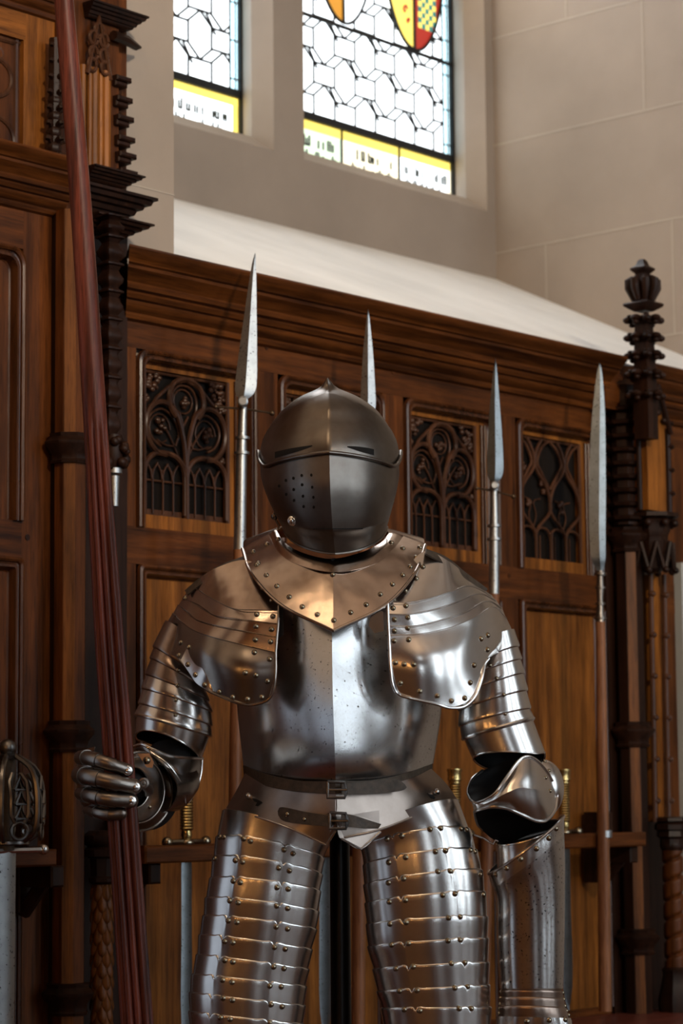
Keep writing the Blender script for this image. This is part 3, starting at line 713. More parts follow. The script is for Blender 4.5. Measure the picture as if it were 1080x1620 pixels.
# ------------------------------------------------------------------ left: the taller bay and its pillar
LM = .02
left = bpy.data.objects.new('trim_6', None); C.objects.link(left); left.location = W(-.6, LEDGE, 0); struct(left)
def lp(px, py, mm=LM): return wp(px, py, mm)
hCL0 = lp(20, 330)[1]; hCL1 = lp(20, 245)[1]
g = MB(); g.box(W, -1.6, -.04, LEDGE - .1, 3.9, -.06, LM - .012); g.build('backing_board', OAKV, left)
g = MB(); xa = lp(36, 560)[0]; sB = lp(80, 800)[0]
g.box(W, xa, sB, LEDGE, hCL0 + .02, -.02, LM); g.build('stile', OAKV, left)
g = MB(); hPT = lp(10, 388)[1]; hPB = lp(10, 822)[1]; g.box(W, -1.6, xa, hPT, hCL0 + .01, -.02, LM); hr0 = lp(10, 880)[1]; g.box(W, -1.6, xa, hr0, hPB, -.02, LM); g.build('rail', OAKH, left)
g = MB(); frame_mould(g, xa - .8, xa, hPB, hPT, LM, .035, k=1.15); frame_mould(g, xa - .8, xa, LEDGE, hr0, LM, .012, k=1.1); g.build('panel_moulding', OAKS, left)
g = MB(); g.box(W, xa - .8, xa - .03, LEDGE, hPT - .02, -.02, LM - .016); g.build('panel_board', OAKP, left)
# cornice of the tall bay with the carved panel above it
d0 = hCL0 - 2.700; sc_ = (hCL1 - hCL0) / .146
LPROF = [(hCL0 + (h - 2.700) * sc_, d * .75) for h, d in CPROF]
sCE = lp(100, 300)[0]
g = MB(); cornice(g, -1.6, sCE - .01, LPROF, LM); g.build('cornice', OAKH, left)
g = MB(); h2 = lp(20, 15)[1]; cornice(g, -1.6, lp(92, 20)[0], [(h2 + (h - 2.70) * .8, d * .6) for h, d in CPROF], LM); g.build('upper_cornice', OAKH, left)
g = MB(); xb = lp(40, 150)[0]; hb0 = lp(20, 235)[1]; hb1 = lp(20, 58)[1]
g.box(W, xb, lp(88, 150)[0], hCL1, h2, -.02, LM); g.build('golden_stile', OAKP, left)
g = MB(); g.box(W, xb - .6, xb, hCL1, hb0, -.02, LM); g.box(W, xb - .6, xb, hb1, h2, -.02, LM); g.build('golden_rail', OAKPH, left)
g = MB(); g.box(W, xb - .006, xb, hb0, hb1, -.02, LM + .003, .002); g.build('bead', OAKP, left)
g = MB(); x0 = xb - .30; q = lambda x, y, d: W(x0 + x * .29, hb0 + y * (hb1 - hb0), LM + d)
g.box(W, x0, xb - .005, hb0, hb1, -.05, -.045)
for pts in ([(.97, 0), (.97, 1)], [(.0, .97), (1, .97)], [(.5, .02), (.5, .3)]): g.tube([q(a, b, -.012) for a, b in pts], .007, 7)
for sg in (-1, 1):
    f = lambda x: .5 + sg * (x - .5)
    g.tube([q(f(a), b, -.012) for a, b in teardrop(.76, .62, .17, .52, .3)], .0065, 7); g.tube([q(f(a), b, -.012) for a, b in arch(.52, .96, .05, .27)], .0065, 7); g.tube([q(f(.75) + .10 * math.cos(k * .5), .84 + .07 * math.sin(k * .5), -.016) for k in range(14)], .005, 7)
g.build('tracery_panel', OAKC, left)
g = MB(); g.box(W, x0, xb - .005, hb0, hb1, -.03, -.028); g.build('dark_ground', OAKB, left)
g = MB()
for px, py in ((43, 850), (48, 248)):
    a, b = lp(px, py); g.tube([W(a, b, LM - .001), W(a, b, LM + .002)], .007, 8)
g.build('peg', OAKD, left)

# pillar between the bays
mP = .06; sP = wp(110, 1000, mP)[0]
t = thing('octagonal_pillar', 'oak pillar with octagonal shaft and moulded bands, left behind the lance', 'pillar', W(sP, LEDGE, mP))
g = MB(); octa(g, sP, mP, .036, LEDGE, hpx(110, 335, mP)); g.build('shaft', OAKV, t); litface(t, sP, mP, .036, LEDGE, hpx(110, 335, mP))
g = MB(); g.box(W, sB, sP + .045, LEDGE, hpx(110, 335, mP), -.02, mP - .02); g.build('back_board', OAKD, t)
for py in (710, 1165, 1580): band(t, sP, mP, .036, hpx(105, py, mP), .95)
# side board towards the main bay
g = MB(); sQ0 = wp(130, 700, .03)[0]; sQ1 = wp(150, 700, .03)[0]; g.box(W, sQ0, -.04, LEDGE, hpx(110, 335, mP), -.05, .012); g.build('recess_board', OAKD, t)
# beaded column hanging down beside it
mK = .09; sK = wp(174, 500, mK)[0]
t = thing('beaded_column', 'carved oak column of stacked knobs ending in a leafy pendant, right of the lance', 'column', W(sK, hpx(174, 720, mK), mK))
g = MB(); hk = lambda py: hpx(172, py, mK)
ys = [340, 372, 415, 458, 502, 548, 594, 640, 690]
prof = []
for k in range(len(ys) - 1):
    a, b = hk(ys[k]), hk(ys[k + 1]); r = .028 - .0008 * k
    for (f_, rr) in ((0, .72), (.06, 1.05), (.12, 1.05), (.16, .8), (.3, .62), (.45, .78), (.6, 1.0), (.75, .95), (.86, .7), (.95, .6)): prof.append((a + (b - a) * f_, r * rr))
g.lathe(W(sK, 0, mK), Z, prof, 16, fn=lambda a, h, r: r * (1 + .16 * math.cos(4 * a))); g.build('knobbed_shaft', OAKD, t)
g = MB(); h = hk(705); rnd = random.Random(4)
for k in range(26):
    a = rnd.random() * 6.28; y = rnd.random(); rr = .030 * (1 - .6 * abs(y - .45)); g.ball(W(sK + .012 + rr * math.cos(a), h - .045 + y * .07, mK + rr * math.sin(a)), .009 + .007 * rnd.random(), 8, 5)
g.lathe(W(sK + .01, h - .065, mK), Z, [(0, .006), (.01, .014), (.05, .024), (.09, .02)], 12); g.build('leafy_pendant', OAKD, t)
g = MB(); g.lathe(W(sK + .014, 0, mK), Z, [(hk(800) , .010), (hk(752), .012), (hk(748), .018), (hk(740), .018), (hk(737), .010)], 12); g.build('iron_peg', SPEARM, t)
# upper turret of the pillar, above the bay cornice
mU = .06
t = thing('pillar_turret', 'carved oak turret with golden ribs and stepped crockets, top left beside the stone wall', 'turret', W(wp(160, 300, mU)[0], hpx(160, 330, mU), mU))
sU0 = wp(136, 200, mU)[0]; sU1 = wp(184, 200, mU)[0]; hU = hpx(160, 275, mU)
g = MB(); g.box(W, sU0 - .06, sU1 + .035, hU - .11, 3.95, -.05, mU - .03); g.build('body', OAKV, t)
g = MB()
for k, (px, r) in enumerate(((141, .008), (152, .007), (159, .011), (169, .007), (177, .012))):
    s_ = wp(px, 200, mU)[0]; g.tube([W(s_, hU, mU - .022), W(s_, hpx(160, 105, mU), mU - .022)], r, 8)
g.build('rib', OAKP, t)
g = MB(); hA = hpx(160, 72, mU); sA = wp(162, 72, mU)[0]
for (dx, dy) in ((-.016, .018), (.016, .018), (-.016, -.018), (.016, -.018), (0, .04), (-.02, -.045), (.02, -.045)):
    g.tube([W(sA + dx + .013 * math.cos(a), hA + dy + .016 * math.sin(a), mU - .012) for a in [k * .6 for k in range(11)]], .0042, 6)
g.tube([W(sA - .036, hA - .07, mU - .012), W(sA, hA + .07, mU - .012), W(sA + .036, hA - .07, mU - .012)], .006, 6); g.build('pierced_gable', OAKC, t)
g = MB()
for k, py in enumerate((128, 160, 190, 222, 248, 275)):
    s_, h = wp(192 + k * 1.2, py, mU - .03); r = .016 + .0016 * k
    g.box(W, s_ - .03, s_ + r, h - .006, h + .006, mU - .08, mU - .01, .003); g.box(W, s_ - .03, s_ + r * .5, h - .018, h - .006, mU - .08, mU - .016, .003)
    crocket(g, s_ + r * .3, mU - .03, h, .010, 0.3)
g.build('stepped_crockets', OAKD, t)
g = MB()
for k, py in enumerate((75, 100, 125, 150, 175, 200, 225, 252)):
    s_, h = wp(93 - k * .6, py, mU); r = .017 + .001 * k
    for a in (.4, 1.6, 2.8): crocket(g, s_, mU - .01, h, r * .75, a)
    g.ball(W(s_, h - .012, mU - .01), r * .8, 8, 6)
g.tube([W(wp(92, 60, mU)[0], hpx(92, 60, mU), mU - .01), W(wp(90, 265, mU)[0], hpx(90, 265, mU), mU - .01)], .014, 8); g.build('crocketed_edge', OAKD, t)
def mcorn(mb, pxl, pxr, py, hgt, proj, m0):
    a = wp(pxl, py, m0)[0]; b = wp(pxr, py, m0)[0]; h = hpx((pxl + pxr) / 2, py, m0)
    pr = [(0, 0), (.08, .12), (.2, .16), (.22, .3), (.4, .38), (.45, .55), (.6, .62), (.64, .8), (.8, .86), (.85, 1), (.97, 1), (1, .2)]
    rows = []
    for (y, d) in pr:
        dd = d * proj; yy = h - hgt / 2 + y * hgt
        rows.append([W(a - dd * .2, yy, m0 - .05), W(a - dd * .2, yy, m0 + dd), W(b - proj + dd, yy, m0 + dd), W(b - proj + dd, yy, m0 - .10)])
    mb.grid(rows, False, True)
    mb.add(rows[-1], [(0, 1, 2, 3)], False); mb.add(rows[0], [(0, 1, 2, 3)], False)
g = MB(); mcorn(g, 138, 214, 283, .03, .035, .04); mcorn(g, 120, 224, 325, .055, .055, .04); mcorn(g, 138, 221, 362, .035, .05, .035); g.build('moulded_cornice', OAKD, t); g = MB(); mcorn(g, 138, 222, 28, .035, .03, .04)
g.build('moulded_cornice', OAKD, t); g = MB()
a, h = wp(200, 68, .03); g.tube([W(a - .06, h, .05), W(a - .01, h + .002, .04), W(a + .03, h - .002, .03), W(a + .055, h + .004, .02)], [.012, .012, .009, .003], 8)
g.build('spur', OAKD, t)
# fish-scale column at the lower left
mS = .09; sS = wp(161, 1500, mS)[0]; hS = hpx(160, 1395, mS)
t = thing('fish_scale_column', 'short oak column carved with overlapping leaf scales, lower left behind the lance', 'column', W(sS, LEDGE, mS))
g = MB(); g.lathe(W(sS, 0, mS), Z, [(LEDGE - .1, .020), (hS, .020)], 20)
zz = LEDGE - .1; j = 0
while zz < hS - .02:
    for k in range(6):
        a = 2 * PI * k / 6 + (PI / 6 if j % 2 else 0) + .2; rows = []
        for (y, w2, o_) in ((0.030, .35, .018), (.024, .44, .0215), (.012, .50, .0245), (.003, .42, .0262), (-.004, .24, .0268), (-.008, .06, .026)):
            rows.append([W(sS + (o_ * (1 - .10 * abs(u_) ** 2)) * math.cos(a + w2 * u_), zz + y + .006 * (1 - abs(u_)), mS + (o_ * (1 - .10 * abs(u_) ** 2)) * math.sin(a + w2 * u_)) for u_ in (-1, -.6, -.12, 0, .12, .6, 1)])
        g.grid(rows)
    zz += .0235; j += 1
g.build('scaled_shaft', OAKM, t)
g = MB(); octprof(g, sS, mS, [(hS - .005, .024), (hS, .030), (hS + .008, .031), (hS + .012, .026), (hS + .05, .028), (hS + .055, .040), (hS + .07, .042), (hS + .075, .034), (hS + .085, .044), (hS + .10, .045), (hS + .11, .03)]); g.build('capital', OAKD, t)
# ------------------------------------------------------------------ ledge under the panelling
g = MB(); g.box(W, -1.6, 4.2, LEDGE - .045, LEDGE, -.05, .46, .006); g.box(W, -1.6, 4.2, LEDGE - .075, LEDGE - .045, -.05, .43)
struct(g.build('trim_7', LEDGEW))
g = MB(); g.box(W, -1.6, 4.2, 0, LEDGE - .075, -.05, .40)
for k in range(11): g.box(W, -1.5 + .52 * k, -1.5 + .52 * k + .40, .15, LEDGE - .16, .40, .415, .006)
struct(g.build('trim_8', OAKV))
# ------------------------------------------------------------------ sword racks
mK = .15
def rack(name, label, s0, s1, h0, h1, brackets):
    t = thing(name, label, 'rack', W((s0 + s1) / 2, h0, mK), 'oak sword racks')
    g = MB(); g.box(W, s0, s1, h0, h1, mK - .03, mK + .03, .004); g.build('rail', OAKH, t)
    for b in brackets:
        g = MB(); g.box(W, b - .02, b + .02, h0 - .10, h1 + .02, .0, .06, .003); g.box(W, b - .018, b + .018, h0 - .045, h0, .03, mK + .01, .004)
        g.tube([W(b, h0 - .10, .05), W(b, h0 - .06, .09), W(b, h0 - .02, .13)], .016, 8); g.box(W, b - .015, b + .015, h1, h1 + .055, .0, .08, .003)
        g.build('bracket', OAKD, t)
a, h1 = wp(215, 1336, mK); b, h1 = wp(1008, 1316, mK); h0 = wp(960, 1340, mK)[1]
rack('sword_rack', 'long oak rack rail holding swords across the panelled bay', a, b, h0, h1, (a + .05, b - .03))
c, hl1 = wp(76, 1343, mK); hl0 = wp(40, 1371, mK)[1]
rack('sword_rack', 'short oak rack rail at the left edge below the basket hilt', -1.2, c, hl0, hl1, (c + .02,))
# ------------------------------------------------------------------ swords with brass grips
def sword(px, label, blade_w, full=True):
    s, hh = wp(px, 1318, mK); base = W(s, h1, mK)
    t = thing('brass_hilted_sword', label, 'sword', base, 'brass-hilted swords in the long rack')
    g = MB(); prof = [(.012, .010), (.02, .013), (.03, .0115)]
    for k in range(16): prof += [(.032 + k * .0065, .0140), (.0352 + k * .0065, .0158)]
    prof += [(.138, .0150), (.142, .0185), (.150, .0175), (.162, .0180), (.166, .0195), (.170, .019), (.171, .012)]
    g.lathe(base, Z, prof, 20); g.build('grip', BRASS, t)
    g = MB(); g.tube([base + U * x + Z * .006 for x in (-.055, -.02, .02, .055)], .0065, 8); g.ball(base + U * .06 + Z * .006, .0125); g.ball(base - U * .06 + Z * .006, .0125); g.ball(base + Z * .004, .018, 12, 7, (1, 1, .6)); g.build('crossguard', RIVET, t)
    g = MB(); rows = []
    for (y, k) in ((.0, .85), (-.05, 1), (-.2, 1.0), (-.34, 1.15), (-.40, 1.0), (-.44, .5), (-.46, .05)):
        c = base + Z * y; w_ = blade_w * k; rows.append([c - U * w_, c + N * .004, c + U * w_, c - N * .004])
    g.grid(rows, True, False); g.build('blade', BLADEM, t)
    return t
sword(295, 'brass-hilted sword in the rack just below the gauntlet holding the lance', .016)
sword(513, 'sword whose pale blade hangs behind the gap between the thigh plates', .020)
sword(720, 'brass-hilted sword showing only its grip between waist and empty elbow', .016)
sword(893, 'brass-hilted sword in the rack right of the hanging forearm', .021)
BASKET = metal('dark_basket_steel', (.24, .235, .23), (.15, .145, .14), .3, .1, 0, 20)
# basket-hilted sword, left edge
s, hh = wp(-4, 1338, mK); B = W(s, hl1, mK + .03); n0 = len(bpy.data.objects)
t = thing('basket_hilted_sword', 'steel basket-hilted sword at the left edge, its blade through the short rack', 'sword', B); t.scale = (1.32, 1.32, 1.32)
g = MB()
for a in range(6):
    an = a * PI / 3 + .35; d = U * math.cos(an) + N * math.sin(an)
    P = [B + Z * .012 + d * .030, B + Z * .035 + d * .056, B + Z * .09 + d * .058, B + Z * .125 + d * .046, B + Z * .145 + d * .016]
    g.tube([cr1(P, i / 14) for i in range(15)], .0042, 6)
for a in range(6):
    an = a * PI / 3 + .35 + PI / 6; d = U * math.cos(an) + N * math.sin(an); tt = Z.cross(d)
    for zc, r in ((.03, .013),): g.tube([B + d * .052 + tt * (r * math.cos(x)) + Z * (zc + r * math.sin(x)) for x in [k * .5 for k in range(14)]], .0032, 6)
    for zc in (.058, .080, .102):
        g.tube([B + d * (.056 - max(0, zc - .08) * .2) + tt * (w_) + Z * (zc + y_) for w_, y_ in ((-.008, -.009), (.008, -.009), (0, .010), (-.008, -.009))], .0034, 6)
    for sg in (-1, 1): g.tube([B + d * (.053 - max(0, y_ - .09) * .5) + tt * sg * (.014 if .05 < y_ < .115 else .007) + Z * y_ for y_ in (.042, .055, .08, .105, .118)], .0034, 6)
g.tube([B + Z * .012 + (U * math.cos(x) + N * math.sin(x)) * .032 for x in [k * .35 for k in range(19)]], .004, 6); g.build('basket', BASKET, t)
g = MB(); g.ball(B + Z * .158, .014); g.lathe(B, Z, [(.14, .016), (.146, .018), (.15, .008)], 14); g.build('pommel', BASKET, t)
g = MB(); g.lathe(B, Z, [(.0, .011), (.14, .012)], 14); g.build('grip', LEATHER, t)
g = MB(); rows = []
for (y, k) in ((.0, 1), (-.35, .9), (-.42, .1)): rows.append([B + Z * y - U * .018 * k, B + Z * y + N * .004, B + Z * y + U * .018 * k, B + Z * y - N * .004])
g.grid(rows, True, False); g.build('blade', SPEARM, t)
g = MB(); g.tube([B - U * .06 + Z * -.0, B + U * .07 + Z * -.0], .005, 7); g.ball(B + U * .074, .009); g.ball(B - U * .064, .009); g.build('crossguard', STEEL, t)

# ------------------------------------------------------------------ the four polearms standing in front of the panels
mA = .20
def spear(label, tip, blade, disc, shaft, bar=None, rings=(), glaive=False, foot=None, collar=None, grp=None, bm_=None):
    # blade: [(px, py, half width px)], shaft: [(px, py, half width px)] down to the ledge
    P = lambda px, py: W(*wp(px, py, mA), mA)
    k = lambda px, py: (P(px, py) - CAM).dot(fwd) / F                 # metres per pixel there
    foot_s, foot_h = wp(shaft[-1][0], shaft[-1][1], mA)
    t = thing('spear' if not glaive else 'glaive', label, 'polearm', W(foot_s, LEDGE, mA))
    g = MB(); rows = []; R = cr.copy(); R.z = 0; R.normalize(); D = R.cross(Z)
    for (px, py, hw) in [tip] + blade:
        c = P(px, py); w_ = hw * k(px, py); th = max(.0015, min(.010, w_ * .45))
        if glaive: rows.append([c - R * w_, c + D * (-th * .5) + R * w_ * .1, c + R * w_ * .72, c + R * w_, c + D * th * .5 + R * w_ * .2])
        else: rows.append([c - R * w_, c - D * th, c + R * w_, c + D * th])
    rows = [[cr1([r[i] for r in rows], j / 40) for i in range(len(rows[0]))] for j in range(41)]
    g.grid(rows, True, False); g.cap(rows[-1]); g.build('blade', bm_ or SPEARM, t, sharp=15)
    g = MB(); pts = [P(x, y) for x, y, r in shaft]; rr = [r * k(x, y) for x, y, r in shaft]
    mat = SHAFTW
    if collar is not None:
        g2 = MB(); g2.tube(pts[:collar + 1], rr[:collar + 1], 14); 
        for (px, py, w2) in [r_ for r_ in rings if r_[1] < 1300]: c = P(px, py); q = w2 * k(px, py); g2.lathe(c - Z * .004, Z, [(0, q * .7), (.001, q), (.007, q), (.008, q * .7)], 16)
        if disc: c = P(disc[0], disc[1]); q = disc[2] * k(disc[0], disc[1]); g2.lathe(c + D * .012, -D if D.y > 0 else D, [(-.001, q * .8), (0, q), (.006 + .012, q), (.008 + .012, q * .7)], 18)
        g2.build('socket', SPEARM if not glaive else STEELD, t); pts = pts[collar:]; rr = rr[collar:]
    g.tube(pts, rr, 14); g.build('shaft', mat, t)
    for (px, py, w2) in [r_ for r_ in rings if r_[1] >= 1300]:
        g = MB(); c = P(px, py); q = w2 * k(px, py); g.lathe(c - Z * .01, Z, [(0, q * .8), (.002, q), (.02, q), (.022, q * .8)], 16); g.build('shaft_ring', SPEARM, t)
    if bar:
        g = MB(); b = [P(x, y) + D * -.006 for x, y in bar]; g.tube(b, .0026, 8); g.ball(b[-1], .0065); g.ball(b[0], .005); g.build('crossbar', BRONZEW, t)
    return t
spear('leftmost spear, tallest steel leaf blade rising over the cornice left of the helmet', (403.5, 400, .3),
      [(401, 425, 4), (396, 500, 10), (392, 560, 14.5), (389, 605, 17), (387, 622, 14.5), (385, 632, 6)], (384.5, 638, 8.5),
      [(385, 640, 6), (384, 660, 6.5), (383, 690, 7.5), (382, 718, 8.5), (379, 870, 10), (372, 1200, 10), (367, 1640, 10)], [(341, 643), (385, 646), (430, 653)], [(383.5, 693, 11.5), (382.5, 717, 12)], collar=4)
spear('spear with its narrow blade rising directly behind the helmet', (582, 489, .3),
      [(582, 510, 3), (582, 560, 8), (582, 610, 11), (582, 640, 12), (581, 662, 9), (580, 675, 5)], (580, 680, 8),
      [(580, 682, 6), (579, 720, 7), (577, 800, 9), (573, 1000, 10), (568, 1340, 11), (566, 1640, 11)], [(545, 682), (580, 686), (616, 692)], [(579, 720, 11)], collar=2)
spear('spear between the two right tracery panels, crossbar under its slim blade', (783.5, 567, .3),
      [(783, 590, 3.2), (782.5, 650, 8.5), (783, 700, 11.5), (783, 740, 13), (782.5, 755, 10.5), (782, 763, 5)], (781, 770, 6.5),
      [(781, 772, 5.5), (781.5, 800, 6.5), (781.5, 832, 7.5), (781.5, 860, 8), (781, 940, 8.5), (778, 1100, 9), (770, 1340, 10), (763, 1640, 10)], [(754, 772), (781, 776), (812, 785)], [(781.5, 775, 8), (781.5, 832, 11), (781.5, 853, 11.5)], collar=4, bm_=BLADEM)
spear('rightmost polearm, long broad knife-like blade on a turned iron socket', (948, 574, .3),
      [(948, 590, 4), (947, 640, 9), (945.5, 700, 12), (944.5, 780, 13.5), (944.5, 840, 13), (946, 880, 11.5), (948, 896, 7.5), (949, 906, 4)], None,
      [(949, 903, 4.5), (949, 930, 6.5), (949, 950, 5), (949, 972, 6.5), (949, 984, 8), (949.5, 1000, 7.5), (952, 1200, 9), (955, 1400, 10), (957, 1600, 10.5)], None, [(949, 908, 10), (949, 930, 8.5), (949, 955, 8), (949, 978, 10), (956, 1320, 12)], glaive=True, collar=4, bm_=BLADEM)
STEELD2 = metal('shadowed_brown_steel', (.36, .335, .31), (.25, .21, .18), .25, .12, 0, 7)  # brown shade of the left arm and shoulder put into the steel colour
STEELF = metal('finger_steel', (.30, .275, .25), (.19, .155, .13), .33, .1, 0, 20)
# ------------------------------------------------------------------ the lance held in the gauntlet
LD = -.205
def lance():
    top = A(92, -60, LD); bot = A(237, 1900, LD)
    cen = [(97, -60, 15.5), (101, 0, 16), (129, 340, 17.5), (152, 690, 19.5), (172, 1000, 23.5), (186, 1180, 24.5), (199, 1367, 25), (217, 1620, 26), (236, 1880, 26)]
    t = thing('jousting_lance', 'long reddish-brown lance with fluted lower shaft gripped by the gauntlet', 'lance', A(236, 1880, LD))
    g = MB(); seg = 96; rows = []
    P = [Vector(c) for c in cen]; n = 150
    for j in range(n + 1):
        q = cr1(P, j / n); c = A(q.x, q.y, LD); r = q.z * PX * (4.45 + LD) / 4.45
        fl = max(0, min(1, (q.y - 640) / 90)); row = []
        for k in range(seg):
            a = 2 * PI * k / seg; gr = abs(math.cos(a * 5 + .6)) ** .55
            rr = r * (1 - fl * .40 * (1 - gr)); row.append(c + Vector((math.cos(a) * rr, math.sin(a) * rr, 0)))
        rows.append(row)
    g.grid(rows, True); g.cap(rows[0]); g.cap(rows[-1]); g.build('shaft', LANCEW, t, sharp=60)
lance()
# ------------------------------------------------------------------ the suit of armour
PLZ = .56
suit = thing('suit_of_armour', 'polished steel suit of armour with closed helmet, riveted plates and laminated thigh guards', 'armour', (-.01, ARM + .02, PLZ))
rivets = []                                                        # (part, position, normal, size)
def inst(part, name, mesh, loc):
    o = bpy.data.objects.new(name, mesh); C.objects.link(o); o.parent = part; o.location = loc; return o
def mesh_of(mb, name, mat):
    me = bpy.data.meshes.new(name); me.from_pydata(mb.v, [], mb.f); me.polygons.foreach_set('use_smooth', mb.sm); me.materials.append(mat); return me
g = MB(); g.lathe((0, 0, -.001), Z, [(0, .0047), (.0014, .0047), (.0030, .0040), (.0043, .0024), (.0048, .0008)], 12, endcap=True); RIV = mesh_of(g, 'rivet', RIVET)
def surface(objs):
    vs = []; fs = []
    for o in objs:
        k = len(vs); off = world_loc(o); vs += [v.co + off for v in o.data.vertices]; fs += [tuple(i + k for i in p.vertices) for p in o.data.polygons]
    return BVHTree.FromPolygons(vs, fs)
def hit(bvh, px, py):
    d = ray(px, py); d = d.normalized(); h = bvh.ray_cast(CAM, d)
    if h[0] is None:
        h = bvh.find_nearest(A(px, py, -.08)); 
    nrm = h[1]
    if nrm.dot(d) > 0: nrm = -nrm
    return h[0], nrm
def put_rivets(part, objs, pts, size=1.0):
    b = surface(objs)
    for (x, y) in pts:
        p, n = hit(b, x, y); rivets.append((part, p, n, size))
def part(name, label=None):
    o = bpy.data.objects.new(name, None); C.objects.link(o); o.parent = suit; o.location = (0, 0, 0)
    if label: o['label'] = label
    return o
def conv(pts, ox, oy, k): return [(ox + x / k, oy + y / k) for x, y in pts]
def rim(mb, pts, r=.0028, n=40, off=-.001):
    mb.tube(smooth_path([(x, y, d + off) for x, y, d in pts], n, AP), r, 8)

class Tube:                                                        # a plate tube given by its left and right edge in the photograph's plane
    def __init__(s, rings): s.r = rings                            # (Lx, Ly, Rx, Ry, d, k, sag px)
    def at(s, v, a, off=0.0):
        n = len(s.r) - 1; v = min(max(v, -.6), n + .6)
        def col(i): return cr1([Vector((r[i], r[i + 1], r[4])) for r in s.r], v / n)
        if v < 0: b0, b1 = s._(0, a, off), s._(.2, a, off); return b0 + (b0 - b1) * (-v / .2)
        if v > n: b0, b1 = s._(n, a, off), s._(n - .2, a, off); return b0 + (b0 - b1) * ((v - n) / .2)
        return s._(v, a, off)
    def _(s, v, a, off):
        n = len(s.r) - 1; f = v / n
        L = cr1([Vector((r[0], r[1], r[4])) for r in s.r], f); R = cr1([Vector((r[2], r[3], r[4])) for r in s.r], f); q = cr1([Vector((r[5], r[6], 0)) for r in s.r], f)
        l, r = AP(L), AP(R); c = (l + r) / 2; h = (r - l) / 2; k = 1 + off / h.length
        return c + h * math.sin(a) * k + Vector((0, -1, 0)) * (h.length * q.x * math.cos(a) * k) + Z * (q.y * PX * math.cos(a))
    def plate(s, mb, v0, v1, a0=-PI, a1=PI, o0=0.0, o1=0.0, nu=48, nv=6, lip=0):
        rows = []
        ts = [j / nv for j in range(nv + 1)]
        if lip: ts = sorted(set(ts + ([0, .02, .05, .09] if lip < 0 else [.91, .95, .98, 1])))
        for t in ts:
            row = []; e = t if lip < 0 else 1 - t; dl = (.0019 * max(0, 1 - e / .07) ** 1.6) if lip else 0
            for i in range(nu + 1):
                a = a0 + (a1 - a0) * i / nu
                p0 = v0(a) if callable(v0) else v0; p1 = v1(a) if callable(v1) else v1
                row.append(s.at(p0 + (p1 - p0) * t, a, o0 + (o1 - o0) * t - dl))
            rows.append(row)
        mb.grid(rows); return rows
D2 = math.radians

# ---- helmet
hel = part('helmet', 'dark browned closed helmet')
HX = 521
def interp(tab, y):
    if y <= tab[0][0]: return tab[0][1]
    for (a, b), (c, d) in zip(tab, tab[1:]):
        if y <= c: return b + (d - b) * (y - a) / (c - a)
    return tab[-1][1]
SK = [(597.5, .6), (600, 2.5), (604, 5.5), (609, 9), (614, 15), (618, 24), (624, 39), (631, 52), (640, 65), (652, 78), (665, 88), (680, 97), (697, 104), (715, 108), (735, 108), (760, 98), (800, 76), (850, 62)]
def skull(a, y, off=0.0):
    hw = interp(SK, y) + off / PX; hd = hw * (1.28 if y > 640 else 1.28 - (640 - y) * .004)
    cx = HX + (-3.0 * max(0, min(1, (640 - y) / 40)))
    front = math.cos(a); keel = .0075 * math.exp(-abs(a) / .16) * (1 if front > 0 else 0) * min(1, hw / 45)
    comb = 0
    dd = -(hd * PX) * front - keel
    cen = .015 - .05 * max(0, min(1, (660 - y) / 62))
    yy = y + (math.cos(a) < 0) * 0
    return A(cx + hw * math.sin(a), yy, dd + cen)
g = MB(); ys = [597.5, 600, 603, 606, 609, 612, 615, 618, 621, 625, 630, 636, 643, 651, 660, 670, 682, 695, 710, 725, 740, 765, 800, 850]
g.grid([[skull(2 * PI * k / 72, y) for k in range(72)] for y in ys], True)
sk = g.build('skull', STEELD, hel, sharp=50)
def vtop(a): return 735 - (735 - 622) * max(0, math.cos(a * .98)) ** .45
g = MB(); nu = 64; rows = []
for j in range(17):
    row = []
    for i in range(nu + 1):
        a = D2(-86) + D2(172) * i / nu; y1 = 742; y0 = vtop(a); row.append(skull(a, y0 + (y1 - y0) * j / 16, .0030))
    rows.append(row)
g.grid(rows); visor = g.build('visor', STEELD, hel, .0016, orient=True, sharp=50)
def bev(a, v, off=0.0):
    aa = abs(math.degrees(a))
    yt = 714 + 22 * min(1, aa / 62) ** 1.4 if aa < 66 else 736 - 24 * min(1, (aa - 66) / 26) ** 1.3
    if aa > 92: yt = 712 + (aa - 92) * .6
    yb = 876 - 42 * min(1, aa / 85) ** 1.7
    hw = interp([(0, 110), (.3, 109.5), (.42, 107), (.6, 100.5), (.8, 91.5), (1, 82)], v) + off / PX
    hd = interp([(0, 1.33), (.3, 1.35), (.7, 1.36), (.85, 1.34), (1, 1.25)], v) * hw
    step = .004 if v > .80 else 0
    keel = .013 * math.exp(-abs(a) / .22)
    cx = HX + 9 * v * v
    return A(cx + hw * math.sin(a), yt + (yb - yt) * v, -(hd * PX) * math.cos(a) - keel + .012 + step)
g = MB(); rows = [[bev(D2(-104) + D2(208) * i / 80, v) for i in range(81)] for v in [0, .03, .08, .15, .22, .3, .38, .46, .54, .62, .7, .76, .79, .81, .86, .92, .97, 1]]
g.grid(rows); bevor = g.build('bevor', STEELD, hel, .002, orient=True, sharp=50)
g = MB(); g.tube([bev(D2(-97) + D2(194) * i / 70, .012, .0035) for i in range(71)], .0038, 9); g.build('rim', STEELD, hel)
g = MB(); g.tube([bev(D2(-97) + D2(194) * i / 70, 1, .0005) for i in range(71)], .0022, 8); g.build('lower_rim', STEELD, hel)
